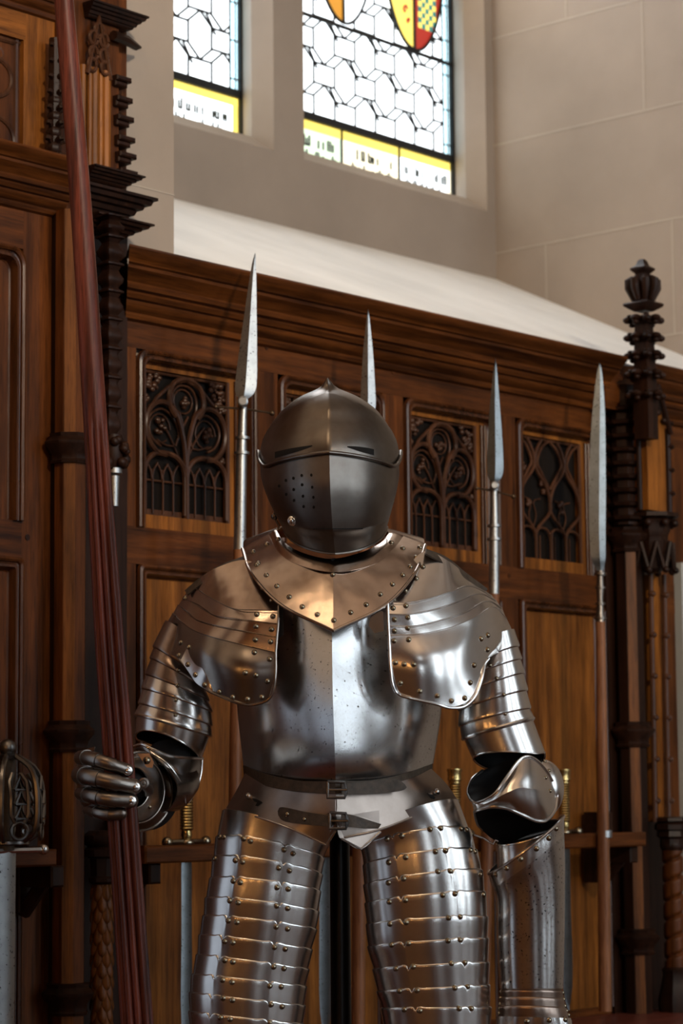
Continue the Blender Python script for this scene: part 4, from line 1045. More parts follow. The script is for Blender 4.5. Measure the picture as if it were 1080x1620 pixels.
def decal(name, mat, objs, polys, parent, off=.0008):
    b = surface(objs); g = MB()
    for poly in polys:
        c = Vector((sum(p[0] for p in poly) / len(poly), sum(p[1] for p in poly) / len(poly))); ring = []; n0 = None
        for (x, y) in poly + [tuple(c)]:
            p, n = hit(b, x, y); ring.append(p + n * off)
        k = len(poly); g.add(ring, [(i, (i + 1) % k, k) for i in range(k)], False)
    return g.build(name, mat, parent)
vb_ = surface([visor])
for tp, bt in (([(435, 715), (455, 710.5), (475, 707), (494, 704.5)], [(435, 725), (455, 719), (475, 713), (494, 706)]), ([(549, 706), (565, 706.5), (580, 708.5), (591, 711)], [(549, 707.5), (565, 713), (580, 717.5), (591, 720.5)])):
    g = MB(); a_ = smooth_path([(x, y, 0) for x, y in tp], 24); b_ = smooth_path([(x, y, 0) for x, y in bt], 24); rows = []
    for f in (0, .33, .66, 1): rows.append([(lambda q: q[0] + q[1] * .0007)(hit(vb_, p.x + (q2.x - p.x) * f, p.y + (q2.y - p.y) * f)) for p, q2 in zip(a_, b_)])
    g.grid(rows); g.build('eye_slit', HOLE, hel)
vents = conv([(405, 618), (350, 620), (303, 636), (260, 648), (222, 680), (410, 687), (352, 673), (304, 700), (262, 728), (417, 744), (357, 738), (306, 762), (419, 800), (361, 797)], 380, 580, 3.6)
decal('vent_holes', HOLE, [bevor], [[(x + 2.0 * math.cos(k * PI / 4), y + 2.6 * math.sin(k * PI / 4)) for k in range(8)] for x, y in vents], hel, .0007)
b = surface([bevor]); p, n = hit(b, 463, 823); g = MB(); g.ball(p + n * .003, .0062); g.ball(p + n * .001, .0095, 12, 7, (1, .5, 1)); g.build('knob', STEEL, hel)
g = MB()
p, n = hit(b, 434, 818); g.ball(A(434, 817, .0), .007); g.tube([A(436, 822, .0), A(441, 832, -.005), A(439, 838, -.005)], .0022, 6); g.build('hinge', STEELD, hel)
g = MB(); x0 = [hit(b, 495 + i * 7.8, 836.5) for i in range(11)]; g.tube([p + n * .0006 for p, n in x0], .0009, 5); g.build('seam', HOLE, hel)

# ---- gorget
gor = part('gorget', 'warm brown riveted steel collar plate')
r0 = [(437, 838, .04), (448, 856, -.01), (475, 873, -.06), (522, 884, -.095), (570, 874, -.06), (603, 858, -.01), (615, 843, .04)]
r1 = [(425, 845, .045), (437, 868, -.025), (466, 889, -.080), (527, 903, -.122), (590, 891, -.080), (622, 868, -.025), (638, 848, .045)]
r2 = [(403, 856, .04), (416, 889, -.05), (448, 924, -.112), (527, 952, -.154), (608, 926, -.112), (642, 886, -.05), (656, 855, .04)]
r3 = [(383, 868, .03), (398, 908, -.075), (446, 958, -.140), (527, 998, -.184), (607, 959, -.140), (655, 908, -.075), (673, 862, .03)]
def half(mb, rows, a, b, **k): return patch(mb, [r[a:b] for r in rows], **k)
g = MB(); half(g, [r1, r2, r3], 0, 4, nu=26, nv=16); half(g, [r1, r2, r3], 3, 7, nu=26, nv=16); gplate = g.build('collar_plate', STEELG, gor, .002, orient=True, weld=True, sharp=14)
g = MB(); up = lambda r, k: [(x, y - k, d - .004) for x, y, d in r]
patch(g, [r0, [( (a[0] + b_[0]) / 2, (a[1] + b_[1]) / 2 - 1, (a[2] + b_[2]) / 2 - .004) for a, b_ in zip(r0, r1)], [(x, y + 2, d - .0035) for x, y, d in r1]], 48, 8); gcol = g.build('neck_lame', STEELG, gor, .0018, orient=True)
g = MB(); rim(g, r3[:4], .0030, 30, -.0005); rim(g, r3[3:], .0030, 30, -.0005); g.build('rolled_edge', STEELG, gor)
g = MB(); patch(g, [[(383, 868, .05), (425, 845, .05), (437, 838, .04)], [(400, 850, .13), (440, 835, .12), (455, 830, .11)], [(527, 850, .19), (527, 835, .17), (527, 825, .155)], [(655, 848, .13), (612, 836, .12), (600, 832, .11)], [(673, 862, .05), (638, 848, .05), (615, 843, .04)]], 8, 24); g.build('back_collar', STEELG, gor, .002)
put_rivets(gor, [gplate, gcol], conv([(50, 995), (72, 1055), (100, 1120), (148, 1188), (208, 1250), (278, 1312), (352, 1368), (438, 1412), (532, 1445), (628, 1400), (716, 1356), (797, 1297), (866, 1240), (924, 1188), (968, 1140), (1002, 1086), (1022, 1030), (925, 1035), (860, 1002), (150, 1012), (215, 982), (525, 1185)], 380, 580, 3.6), 1.08)
decal('pin_hole', HOLE, [gcol], [[(526 + 3 * math.cos(k), 885.5 + 3 * math.sin(k)) for k in range(6)]], gor)

# ---- breastplate and backplate
bre = part('breastplate', 'smooth bright breastplate with a sharp central ridge')
K = 526
BR = [[(395, 925, .02), (430, 930, -.065), (478, 938, -.105), (524, 945, -.122), (570, 938, -.105), (620, 930, -.065), (655, 925, .02)],
      [(378, 1000, .04), (425, 1004, -.065), (475, 1010, -.115), (525, 1015, -.150), (578, 1010, -.115), (630, 1004, -.065), (682, 1000, .04)],
      [(373, 1070, .05), (420, 1075, -.070), (472, 1082, -.130), (526, 1090, -.178), (582, 1082, -.130), (640, 1075, -.070), (694, 1070, .05)],
      [(376, 1125, .055), (420, 1132, -.070), (472, 1142, -.140), (528, 1150, -.196), (586, 1142, -.140), (645, 1132, -.070), (696, 1122, .055)],
      [(381, 1175, .055), (420, 1185, -.062), (474, 1198, -.135), (530, 1206, -.192), (590, 1196, -.135), (645, 1182, -.062), (690, 1170, .055)],
      [(385, 1210, .05), (420, 1224, -.05), (474, 1238, -.115), (531, 1243, -.160), (590, 1236, -.115), (645, 1222, -.05), (684, 1208, .05)]]
g = MB(); half(g, BR, 0, 4, nu=30, nv=30); half(g, BR, 3, 7, nu=30, nv=30); bp = g.build('front_plate', STEELB, bre, .0025, orient=True, sharp=14, weld=True)
BK = [[(r[0][0], r[0][1], r[0][2]), (r[0][0] + 14, r[0][1], r[0][2] + .10), (K, r[0][1], r[0][2] + .155), (r[6][0] - 14, r[6][1], r[6][2] + .10), (r[6][0], r[6][1], r[6][2])] for r in BR]
g = MB(); patch(g, BK, 30, 24); g.build('back_plate', STEELD, bre, .0025)
g = MB(); rr = [[BR[0][0], BR[0][1], BR[0][3], BR[0][5], BR[0][6]], [(410, 905, .03), (440, 905, -.02), (524, 915, -.06), (610, 905, -.02), (640, 905, .03)]]
patch(g, rr, 24, 4); g.build('neck_lining', LINING, bre)
# ---- waist belt
blt = part('waist_belt', 'worn brown leather belt with iron buckle')
def strap(name, top, bot, parent, mat=LEATHER, th=.003):
    g = MB(); patch(g, [top, bot], 40, 3); return g.build(name, mat, parent, th, orient=True)
strap('strap', [(384, 1211, .052), (418, 1224, -.056), (470, 1235, -.125), (530, 1236, -.170)], [(386, 1228, .052), (418, 1243, -.056), (470, 1252, -.125), (530, 1256, -.168)], blt)
strap('strap', [(530, 1236, -.170), (590, 1234, -.125), (645, 1223, -.056), (684, 1207, .052)], [(530, 1256, -.168), (590, 1252, -.125), (645, 1240, -.056), (684, 1225, .052)], blt)
strap('strap_end', [(540, 1240, -.180), (580, 1237, -.150), (625, 1233, -.118), (638, 1239, -.108), (643, 1245, -.104)], [(540, 1257, -.178), (580, 1257, -.150), (622, 1253, -.118), (638, 1250, -.108), (643, 1246, -.104)], blt)
def buckle(x0, x1, y0, y1, d, parent):
    g = MB(); P = [A(x0, y0, d), A(x1, y0 + 1, d), A(x1 + 3, (y0 + y1) / 2, d), A(x1, y1, d), A(x0, y1, d)]
    g.tube([P[i % 5] + (P[(i + 1) % 5] - P[i % 5]) * f for i in range(5) for f in (0, .5)] + [P[0]], .0028, 7); g.tube([A(x0, (y0 + y1) / 2, d), A(x1 + 4, (y0 + y1) / 2, d - .004)], .002, 6); g.build('buckle', DARKM2, parent)
DARKM2 = plain('iron_buckle', (.16, .15, .14), .3, .9, 60, .3, .2)
buckle(518, 545, 1237, 1262, -.186, blt)

# ---- fauld (skirt plates under the belt)
fau = part('fauld', 'brownish skirt plates below the belt')
FL = [[(388, 1222, .045), (420, 1236, -.055), (474, 1246, -.120), (531, 1250, -.158)],
      [(374, 1250, .04), (410, 1266, -.06), (470, 1280, -.125), (531, 1288, -.160)],
      [(357, 1281, .04), (400, 1293, -.065), (460, 1312, -.130), (516, 1337, -.150)]]
FL[2] = [(356, 1281, .04), (398, 1290, -.065), (455, 1309, -.125), (516, 1337, -.145)]
FR = [[(531, 1250, -.158), (590, 1245, -.120), (648, 1232, -.055), (682, 1216, .045)],
      [(531, 1288, -.160), (590, 1278, -.125), (660, 1258, -.06), (706, 1240, .04)],
      [(572, 1343, -.145), (612, 1309, -.12), (668, 1286, -.065), (724, 1266, .04)]]
FR[2] = [(545, 1325, -.150), (602, 1312, -.125), (664, 1288, -.065), (724, 1266, .04)]
g = MB(); patch(g, FL, 30, 14); patch(g, FR, 30, 14)
patch(g, [[(531, 1288, -.160), (531, 1300, -.160), (531, 1314, -.156)], [(524, 1300, -.155), (521, 1320, -.152), (516, 1337, -.146)]], 8, 4)
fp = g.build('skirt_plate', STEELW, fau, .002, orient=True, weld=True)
g = MB(); patch(g, [[(531, 1290, -.158), (560, 1288, -.145), (600, 1282, -.125)], [(535, 1320, -.154), (560, 1320, -.143), (600, 1312, -.125)], [(540, 1327, -.152), (571, 1343, -.143), (602, 1316, -.125)]], 14, 8); g.build('skirt_point', STEELW, fau, .002, orient=True)
g = MB(); rim(g, FL[2], .0022); rim(g, FR[2], .0022); g.tube([A(531, 1314, -.158), A(516, 1337, -.148)], .0022, 6); g.tube([A(540, 1327, -.153), A(571, 1343, -.145), A(602, 1316, -.128)], .002, 6)
g.build('rolled_edge', STEEL, fau)
b = surface([fp])
for x, y in ((396, 1261), (688, 1254)):
    g = MB(); p, n = hit(b, x, y); g.ball(p + n * .004, .0065); g.build('pin', STEEL, fau)
for kh in [[(399, 1263), (405, 1264), (412, 1267), (416, 1270), (412, 1273), (408, 1276), (404, 1275), (407, 1270), (402, 1268)], [(674, 1255), (684, 1258), (688, 1262), (686, 1265), (681, 1263), (678, 1259)]]: decal('keyhole', HOLE, [fp], [kh], fau)
sto = part('skirt_strap', 'short leather strap buckled over the skirt plates')
strap('strap', [(439, 1283, -.112), (446, 1277, -.120), (480, 1284, -.145), (524, 1291, -.168)], [(440, 1290, -.112), (448, 1298, -.120), (480, 1304, -.145), (524, 1308, -.168)], sto)
strap('strap_end', [(540, 1286, -.186), (560, 1290, -.180), (582, 1297, -.168), (603, 1304, -.158)], [(540, 1307, -.186), (560, 1309, -.180), (582, 1311, -.168), (598, 1311, -.158)], sto)
buckle(521, 547, 1286, 1311, -.184, sto)
b = surface([o for o in sto.children if o.name.startswith('strap')])
rivets += [(sto, *hit(b, 454, 1288), 1.0), (sto, *hit(b, 481, 1296), .9)]

# ---- laminated thigh guards
def tasset(label, L, R, sags, rp, notch, a0, a1, kk=.80, bright=STEEL):
    t = part('tasset', label); rings = [(l[0], l[1], r[0], r[1], .0, kk, sg) for l, r, sg in zip(L, R, sags)]
    T = Tube(rings); objs = []
    for i in range(len(rings) - 1):
        g = MB()
        def v0(a, i=i):
            q = i
            if i > 0:
                for nn in notch:
                    da = abs(a - nn(i)); q += .20 * max(0, 1 - da / .035) - .05 * max(0, 1 - abs(da - .10) / .10)
            return q
        T.plate(g, v0, (lambda a, i=i: i + 1.10) if i < len(rings) - 2 else i + 1, a0, a1, .0042 if i else .001, .0008, 150, 4, lip=-1 if i else 0)
        o = g.build('lame', bright, t, .0014, orient=True, sharp=50); objs.append(o)
    put_rivets(t, objs, rp, 1.15)
    g = MB(); T.plate(g, 0.1, len(rings) - 1, -PI, PI, -.010, -.010, 30, 10); g.build('lining', LINING, t)
    return t, T
xy = lambda s: [(x, y) for x, y in s]
Ls = [(352, 1284), (344, 1324), (339, 1356), (334, 1389), (327, 1420), (323, 1448), (317, 1478), (313, 1509), (306, 1540), (302, 1569), (301, 1599), (303, 1632), (306, 1665), (310, 1700)]
Rs = [(520, 1337), (511, 1358), (508, 1383), (505, 1409), (502, 1441), (499, 1469), (492, 1501), (487, 1532), (483, 1559), (481, 1589), (479, 1618), (477, 1650), (476, 1682), (475, 1715)]
rl = conv([(185, 480), (208, 480), (328, 490), (370, 505), (575, 557), (630, 580), (155, 612), (278, 622), (322, 632), (543, 668), (608, 685), (265, 748), (308, 757), (532, 787), (600, 797), (245, 868), (295, 880), (530, 900), (597, 915), (235, 990), (287, 1000), (527, 1028), (597, 1040), (213, 1118), (263, 1124), (517, 1152), (582, 1163), (212, 1232), (263, 1242), (512, 1272), (575, 1282), (200, 1353), (258, 1366), (489, 1388), (558, 1393), (203, 1463), (260, 1476), (496, 1503), (563, 1515), (187, 1582), (246, 1592), (486, 1612)], 300, 1200, 3.858)
nl = [lambda i: D2(16 + i * .8), lambda i: D2(-27 - i * 1.0)]
tasset('left thigh guard of overlapping riveted lames, brown-tinted on its outer side', Ls, Rs, [14, 13, 12, 10, 9, 8, 7, 6, 6, 5, 5, 5, 5, 5], rl, nl, D2(-125), D2(88))
Lr = [(545, 1330), (571, 1340), (576, 1368), (577, 1399), (579, 1428), (581, 1461), (583, 1496), (591, 1532), (597, 1567), (604, 1594), (608, 1628), (611, 1660), (613, 1695)]
Rr = [(724, 1268), (740, 1311), (751, 1344), (760, 1376), (765, 1410), (769, 1449), (770, 1483), (771, 1521), (772, 1557), (774, 1592), (775, 1625), (775, 1658), (774, 1692)]
rrr = conv([(403, 460), (486, 442), (648, 403), (707, 397), (824, 400), (856, 405), (412, 592), (509, 563), (678, 530), (736, 525), (878, 522), (903, 530), (410, 708), (497, 685), (693, 643), (763, 640), (935, 660), (415, 817), (507, 808), (720, 778), (790, 770), (952, 775), (419, 943), (511, 934), (753, 908), (819, 903), (428, 1062), (524, 1054), (750, 1038), (819, 1032), (453, 1198), (551, 1186), (770, 1166), (846, 1163), (473, 1325), (573, 1321), (789, 1307), (861, 1300), (501, 1431), (589, 1437), (814, 1424), (882, 1423)], 500, 1200, 3.6)
nr = [lambda i: D2(-26 + i * .3), lambda i: D2(23 + i * 1.4)]
tasset('right thigh guard of overlapping riveted lames, brightly polished', Lr, Rr, [16, 13, 11, 9, 8, 7, 6, 6, 5, 5, 5, 5, 5], rrr, nr, D2(-88), D2(125))

# ---- shoulders
def rowpatch(t, rowsets, mats, overl=.12, nu=40):
    dep = lambda r, k: [(x, y, d + k) for x, y, d in r]
    objs = []
    for (ra, rb, nv) in rowsets:
        g = MB(); m0 = ra; m1 = [(x, y + 2, d + .0022) for x, y, d in rb]
        patch(g, [m0, [((a[0] + b_[0]) / 2, (a[1] + b_[1]) / 2, (a[2] + b_[2]) / 2 - .0002) for a, b_ in zip(m0, m1)], m1], nu, nv); objs.append(g.build('lame', mats, t, .0018, orient=True))
    return objs
pl = part('pauldron', 'left shoulder guard, steel coloured brown for its shade, with orange glints')
E = [[(298, 930, .05), (322, 910, .0), (345, 897, -.02), (382, 886, -.03), (412, 895, -.045), (440, 915, -.06)],
     [(294, 938, .05), (310, 932, .0), (325, 941, -.035), (367, 962, -.092), (405, 965, -.112), (441, 966, -.120)],
     [(289, 947, .05), (300, 951, .0), (318, 962, -.035), (345, 975, -.082), (392, 981, -.122), (440, 987, -.132)],
     [(281, 957, .05), (292, 966, .0), (308, 979, -.04), (340, 989, -.090), (390, 999, -.128), (438, 1008, -.136)],
     [(273, 970, .05), (281, 980, .0), (300, 994, -.045), (330, 1006, -.096), (385, 1020, -.132), (436, 1032, -.140)]]
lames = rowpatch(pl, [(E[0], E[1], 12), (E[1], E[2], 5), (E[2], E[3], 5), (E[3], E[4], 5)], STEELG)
B0 = [(x, y, d - .004) for x, y, d in [(273, 970, .05), (281, 980, .0), (300, 994, -.045), (330, 1006, -.096), (385, 1020, -.132), (436, 1032, -.140)]]
B1 = [(251, 1008, .05), (264, 1014, .0), (286, 1022, -.055), (322, 1040, -.108), (380, 1062, -.146), (435, 1060, -.148)]
B2 = [(245, 1026, .05), (262, 1033, -.005), (284, 1043, -.06), (316, 1086, -.10), (364, 1108, -.128), (391, 1117, -.138)]
B1 = [(252, 1005, .05), (270, 1014, .0), (293, 1020, -.055), (322, 1042, -.112), (380, 1058, -.150), (435, 1064, -.150)]
B2 = [(245, 1026, .05), (262, 1033, -.005), (285, 1044, -.06), (322, 1088, -.105), (378, 1113, -.138), (424, 1107, -.142)]
def bigplate(t, rows, mats, name='shoulder_plate'):
    g = MB(); patch(g, rows, 50, 24); return g.build(name, mats, t, .0022, orient=True)
bl = bigplate(pl, [B0, B1, B2], STEELD2)
g = MB(); rim(g, [(436, 1032, -.145), (436, 1062, -.150), (433, 1088, -.148), (424, 1107, -.143), (400, 1115, -.14), (378, 1113, -.139), (350, 1102, -.125), (322, 1088, -.106), (300, 1062, -.08), (285, 1044, -.062)], .0026, 60, -.0015)
for e0, e1 in ((E[1], .002), (E[2], .002), (E[3], .002), (E[4], .002)):
    e0 = [(x, y, d - .004) for x, y, d in e0]; rim(g, e0, .0008, 40)
rim(g, [(441, 958, -.124), (440, 985, -.136), (438, 1008, -.140), (436, 1034, -.144)], .0024); g.build('rolled_edge', STEELD2, pl)
g = MB(); patch(g, [[(296, 1024, -.064), (310, 1042, -.092), (322, 1062, -.112), (336, 1090, -.118)], [(286, 1044, -.068), (299, 1064, -.088), (312, 1082, -.104), (336, 1096, -.120)]], 24, 5); es = g.build('edge_strip', STEEL, pl, .0018, orient=True)
put_rivets(pl, lames + [bl, es], conv([(648, 262), (700, 325), (746, 388), (668, 460), (750, 470), (663, 522), (743, 537), (660, 590), (738, 600), (655, 655), (733, 690), (608, 760), (663, 773), (722, 803), (693, 885), (620, 895), (543, 885), (475, 858), (278, 605), (320, 628), (268, 670), (314, 717), (353, 770), (400, 822), (300, 378)], 200, 830, 3.24), 1.12)
strap('shoulder_strap', [(292, 934, .03), (318, 912, .01), (350, 893, .0), (384, 880, -.01)], [(296, 941, .01), (322, 921, -.01), (352, 901, -.02), (384, 888, -.03)], pl)
strap('under_strap', [(438, 960, -.118), (447, 962, -.12)], [(438, 1010, -.126), (448, 1004, -.128)], pl, LINING)

pr = part('pauldron', 'right shoulder guard, bright steel with a rounded lower plate')
G = [[(611, 918, -.06), (640, 900, -.05), (672, 872, -.025), (710, 888, -.02), (740, 912, .02), (768, 934, .05)],
     [(612, 953, -.122), (645, 953, -.116), (680, 946, -.095), (717, 934, -.06), (745, 926, -.015), (778, 942, .05)],
     [(613, 971, -.134), (650, 971, -.126), (690, 963, -.10), (725, 951, -.065), (757, 938, -.015), (785, 950, .05)],
     [(614, 990, -.138), (655, 990, -.130), (700, 980, -.105), (738, 967, -.068), (770, 950, -.015), (794, 962, .05)],
     [(615, 1005, -.142), (662, 1003, -.135), (708, 994, -.11), (750, 977, -.070), (780, 960, -.015), (801, 978, .05)]]
lr = rowpatch(pr, [(G[0], G[1], 12), (G[1], G[2], 5), (G[2], G[3], 5), (G[3], G[4], 5)], STEEL)
H0 = [(x, y, d - .004) for x, y, d in G[4]]
H1 = [(617, 1050, -.152), (668, 1050, -.156), (716, 1046, -.135), (752, 1030, -.095), (788, 1012, -.03), (811, 1000, .05)]
H2 = [(630, 1097, -.145), (668, 1108, -.148), (712, 1119, -.132), (752, 1098, -.105), (768, 1046, -.07), (817, 1020, .05)]
br_ = bigplate(pr, [H0, H1, H2], STEEL)
g = MB(); rim(g, [(613, 955, -.134), (614, 985, -.142), (615, 1006, -.147), (617, 1050, -.154), (621, 1082, -.152), (630, 1098, -.147), (650, 1105, -.148), (690, 1114, -.142), (712, 1120, -.134), (735, 1117, -.120), (752, 1100, -.107), (762, 1072, -.090), (766, 1052, -.075), (773, 1042, -.066)], .0028, 80, -.0015)
for e0 in G[1:]: rim(g, [(x, y, d - .0035) for x, y, d in e0], .0008, 40)
g.build('rolled_edge', STEEL, pr)
put_rivets(pr, lr + [br_], [(520 + x * .352, 830 + y * .352) for x, y in ((290, 335), (343, 297), (392, 242), (422, 190), (288, 375), (346, 365), (294, 427), (354, 417), (294, 478), (354, 465), (292, 522), (358, 517), (298, 620), (337, 627), (380, 628), (320, 713), (408, 750), (487, 770), (550, 792), (610, 780), (635, 710), (652, 632), (684, 513), (714, 497), (712, 562))], 1.12)
strap('shoulder_strap', [(674, 868, -.03), (706, 881, -.01), (736, 905, .01), (772, 932, .04)], [(674, 876, -.05), (702, 892, -.03), (732, 915, -.01), (766, 937, .03)], pr)
g = MB(); g.add([A(x, y, -.142) for x, y in ((586, 975), (595, 965), (606, 968), (607, 998), (592, 1002), (583, 990))], [(0, 1, 2, 3, 4, 5)], False); g.build('leather_tab', STEELD2, pr, .003, orient=True)

# ---- upper arms
ual = part('upper_arm', 'left upper arm of brown overlapping lames')
TL = Tube([(262, 985, 325, 1030, .03, .9, 4), (246, 1024, 316, 1070, .03, .9, 3), (241, 1042, 322, 1088, .03, .9, 3), (234, 1067, 327, 1106, .03, .9, 2), (228, 1089, 332, 1124, .03, .9, 2), (223, 1113, 332, 1146, .03, .9, 2), (218, 1131, 330, 1163, .03, .9, 1), (215, 1169, 318, 1199, .03, .9, 0)])
objs = []
for i in range(6):
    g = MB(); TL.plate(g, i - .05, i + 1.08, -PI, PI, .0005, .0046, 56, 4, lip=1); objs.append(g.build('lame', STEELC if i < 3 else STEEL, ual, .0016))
arc = lambda a: 7 - .50 * max(0, math.cos(a + .25)) ** 1.2
g = MB(); TL.plate(g, 6, arc, -PI, PI, 0, 0, 64, 6); objs.append(g.build('elbow_cuff', STEEL, ual, .002))
g = MB(); g.tube([TL.at(6, a, .004) for a in [2 * PI * k / 56 for k in range(57)]], .0036, 8); g.tube([TL.at(arc(a), a, .001) for a in [-PI + 2 * PI * k / 64 for k in range(65)]], .002, 7); g.build('rolled_ring', STEEL, ual)
g = MB(); TL.plate(g, 0, lambda a: arc(a) - .03, -PI, PI, -.004, -.004, 48, 14); g.build('lining', LINING, ual)
put_rivets(ual, objs, conv([(265, 745), (262, 826), (253, 900), (250, 977)], 200, 830, 3.24))
uar = part('upper_arm', 'right upper arm of bright overlapping lames')
TR = Tube([(738, 1030, 812, 998, .03, .9, 4), (734, 1055, 817, 1022, .03, .9, 3), (731, 1075, 821, 1042, .03, .9, 2), (729, 1098, 825, 1064, .03, .9, 2), (728, 1122, 830, 1091, .03, .9, 2), (729, 1147, 835, 1120, .03, .9, 2), (735, 1168, 840, 1137, .03, .9, 1), (749, 1200, 860, 1190, .03, .9, 0), (766, 1226, 872, 1220, .03, .9, 0)])
objs = []
for i in range(6):
    g = MB(); TR.plate(g, i - .05, i + 1.08, -PI, PI, .0005, .0046, 56, 4, lip=1); objs.append(g.build('lame', STEEL, uar, .0016))
arr = lambda a: 7.0 + .9 * max(0, -math.cos(a)) - .12 * max(0, math.cos(a)) + .2 * math.sin(a) * max(0, math.cos(a))
g = MB(); TR.plate(g, 6, arr, -PI, PI, 0, 0, 64, 6); objs.append(g.build('elbow_cuff', STEEL, uar, .002))
g = MB(); g.tube([TR.at(6, a, .004) for a in [2 * PI * k / 56 for k in range(57)]], .0036, 8); g.tube([TR.at(arr(a), a, .001) for a in [-PI + 2 * PI * k / 64 for k in range(65)]], .002, 7); g.build('rolled_ring', STEEL, uar)
g = MB(); TR.plate(g, 0, lambda a: arr(a) - .03, -PI, PI, -.004, -.004, 48, 14); g.build('lining', LINING, uar)
put_rivets(uar, objs, [(520 + x * .352, 830 + y * .352) for x, y in ((723, 632), (753, 692), (785, 765), (790, 850))])

# ---- left elbow and forearm, pointing forward to the lance
cl = part('couter', 'left elbow plate, steel coloured dark for its shade')
R_ = [[(211, 1181, -.05), (225, 1178, -.07), (240, 1185, -.078), (271, 1196, -.068), (300, 1199, -.03), (320, 1200, .03)],
      [(222, 1190, -.06), (236, 1193, -.08), (255, 1204, -.088), (280, 1214, -.075), (302, 1221, -.03), (318, 1224, .03)],
      [(245, 1202, -.075), (258, 1212, -.085), (272, 1222, -.085), (290, 1238, -.065), (302, 1244, -.03), (311, 1248, .02)],
      [(270, 1225, -.078), (277, 1238, -.075), (284, 1248, -.07), (291, 1258, -.05), (297, 1262, -.02), (302, 1264, .01)],
      [(291, 1266, -.045), (292, 1269, -.043), (293, 1271, -.04), (294, 1272, -.03), (295, 1271, -.02), (297, 1270, .0)]]
g = MB(); patch(g, R_, 36, 26); g.build('wing', STEELD2, cl, .002, orient=True)
g = MB(); rim(g, R_[0], .0030); rim(g, [r[5] for r in R_], .002); rim(g, [(238, 1190, -.086), (262, 1206, -.094), (280, 1228, -.085), (290, 1250, -.065), (293, 1270, -.045)], .0018); g.build('rolled_edge', STEEL, cl)
g = MB(); g.tube([A(275, 1195, .04), A(270, 1220, .02), A(255, 1238, -.01)], [.048, .044, .036], 24); g.build('elbow_lining', LINING, cl)
fa = part('vambrace', 'left forearm guard seen nearly end-on')
g = MB(); P = [A(287, 1232, .02), A(268, 1243, -.02), A(245, 1247, -.075)]; g.tube(P, [.036, .046, .044], 30, False); g.build('forearm_plate', STEELD2, fa, .002)
# ---- left gauntlet
gl = part('gauntlet', 'left gauntlet closed around the lance')
def ering(cx, cy, d, rx, ry, tilt=.0011, n=56): return [A(cx + rx * math.cos(a), cy + ry * math.sin(a), d + tilt * rx * math.cos(a)) for a in [2 * PI * k / n for k in range(n)]]
CU = [(211, 1246, -.158, 25, 33), (214, 1247, -.152, 32, 41), (217, 1249, -.135, 40, 50), (220, 1251, -.115, 47, 58), (221, 1252, -.098, 51, 62)]
g = MB(); g.grid([ering(*c) for c in CU[2:]], True); g.build('cuff', STEELD2, gl, .002, orient=True)
g = MB(); g.grid([ering(c[0], c[1], c[2] - .004, c[3], c[4]) for c in CU[:3]], True); g.build('wrist_lame', STEELD2, gl, .002, orient=True)
g = MB(); r_ = ering(*CU[4]); g.tube(r_ + [r_[0]], .0026, 8); r_ = ering(CU[0][0], CU[0][1], CU[0][2] - .004, CU[0][3], CU[0][4]); g.tube(r_ + [r_[0]], .0022, 8); r_ = ering(218, 1250, -.134, 42, 52); g.tube(r_ + [r_[0]], .0015, 8); g.build('rolled_edge', STEELD2, gl)
g = MB(); r_ = ering(*CU[4]); g.grid([r_, [p + Vector((.012, .03, .0)) for p in r_], [A(255, 1246, -.03) + (p - A(221, 1252, -.098)) * .62 for p in r_]], True); g.build('cuff_back', LINING, gl)
g = MB(); g.tube([A(224, 1246, -.11), A(205, 1245, -.145), A(175, 1240, -.150), A(146, 1238, -.160)], [.022, .028, .031, .026], 18, flat=1.0); g.build('palm', LINING, gl)
g = MB()
patch(g, [[(150, 1181, -.20), (135, 1186, -.19), (125, 1196, -.165), (130, 1200, -.13)], [(146, 1200, -.225), (128, 1206, -.205), (121, 1222, -.165), (128, 1225, -.12)], [(143, 1232, -.228), (127, 1234, -.205), (120, 1240, -.165), (128, 1240, -.12)], [(146, 1262, -.222), (131, 1265, -.20), (126, 1268, -.165), (132, 1268, -.12)], [(158, 1290, -.205), (148, 1291, -.19), (140, 1286, -.165), (140, 1280, -.13)]], 12, 20); g.build('knuckle_plate', STEELD2, gl, .002)
def finger(path, r0, r1, nseg, mat, disc=True):
    P = [AP(Vector(p)) for p in path]; t = MB()
    for k in range(nseg):
        a, b = k / nseg, min(1, (k + 1) / nseg + .04); n = 6; pts = [cr1(P, a + (b - a) * i / n) for i in range(n + 1)]
        q0 = (r0 + (r1 - r0) * a) * PX; q1 = (r0 + (r1 - r0) * b) * PX
        rr = [q0 * 1.02 + (q1 * 1.16 - q0) * (i / n) for i in range(n + 1)]
        t.tube(pts, rr, 16, True, flat=1.0); t.tube([pts[-1] - (pts[-1] - pts[-2]) * .15, pts[-1]], q1 * 1.14, 16)
    t.ball(P[-1], r1 * PX * 1.05, 14, 9)
    o = t.build('finger', mat, gl)
    if disc:
        d = MB(); c = P[-1] + Vector((0, -r1 * PX * .75, 0)); d.lathe(c, Vector((.25, -1, 0)), [(0, .0085), (.003, .0085), (.0045, .006), (.0045, .004), (.008, .0035), (.009, .001)], 16); d.build('finger_rivet', STEEL, o)
    return o
finger([(128, 1199, -.175), (140, 1199, -.225), (168, 1207, -.250), (202, 1219, -.235)], 11, 8.5, 4, STEELF)
finger([(126, 1226, -.180), (138, 1228, -.235), (172, 1236, -.256), (214, 1245, -.238)], 13, 10, 4, STEELF)
finger([(129, 1255, -.175), (142, 1258, -.228), (170, 1264, -.250), (208, 1267, -.238)], 11, 10, 4, STEELF)
finger([(140, 1281, -.175), (152, 1284, -.218), (172, 1288, -.236), (192, 1287, -.235)], 9, 8.5, 3, STEELF, False)
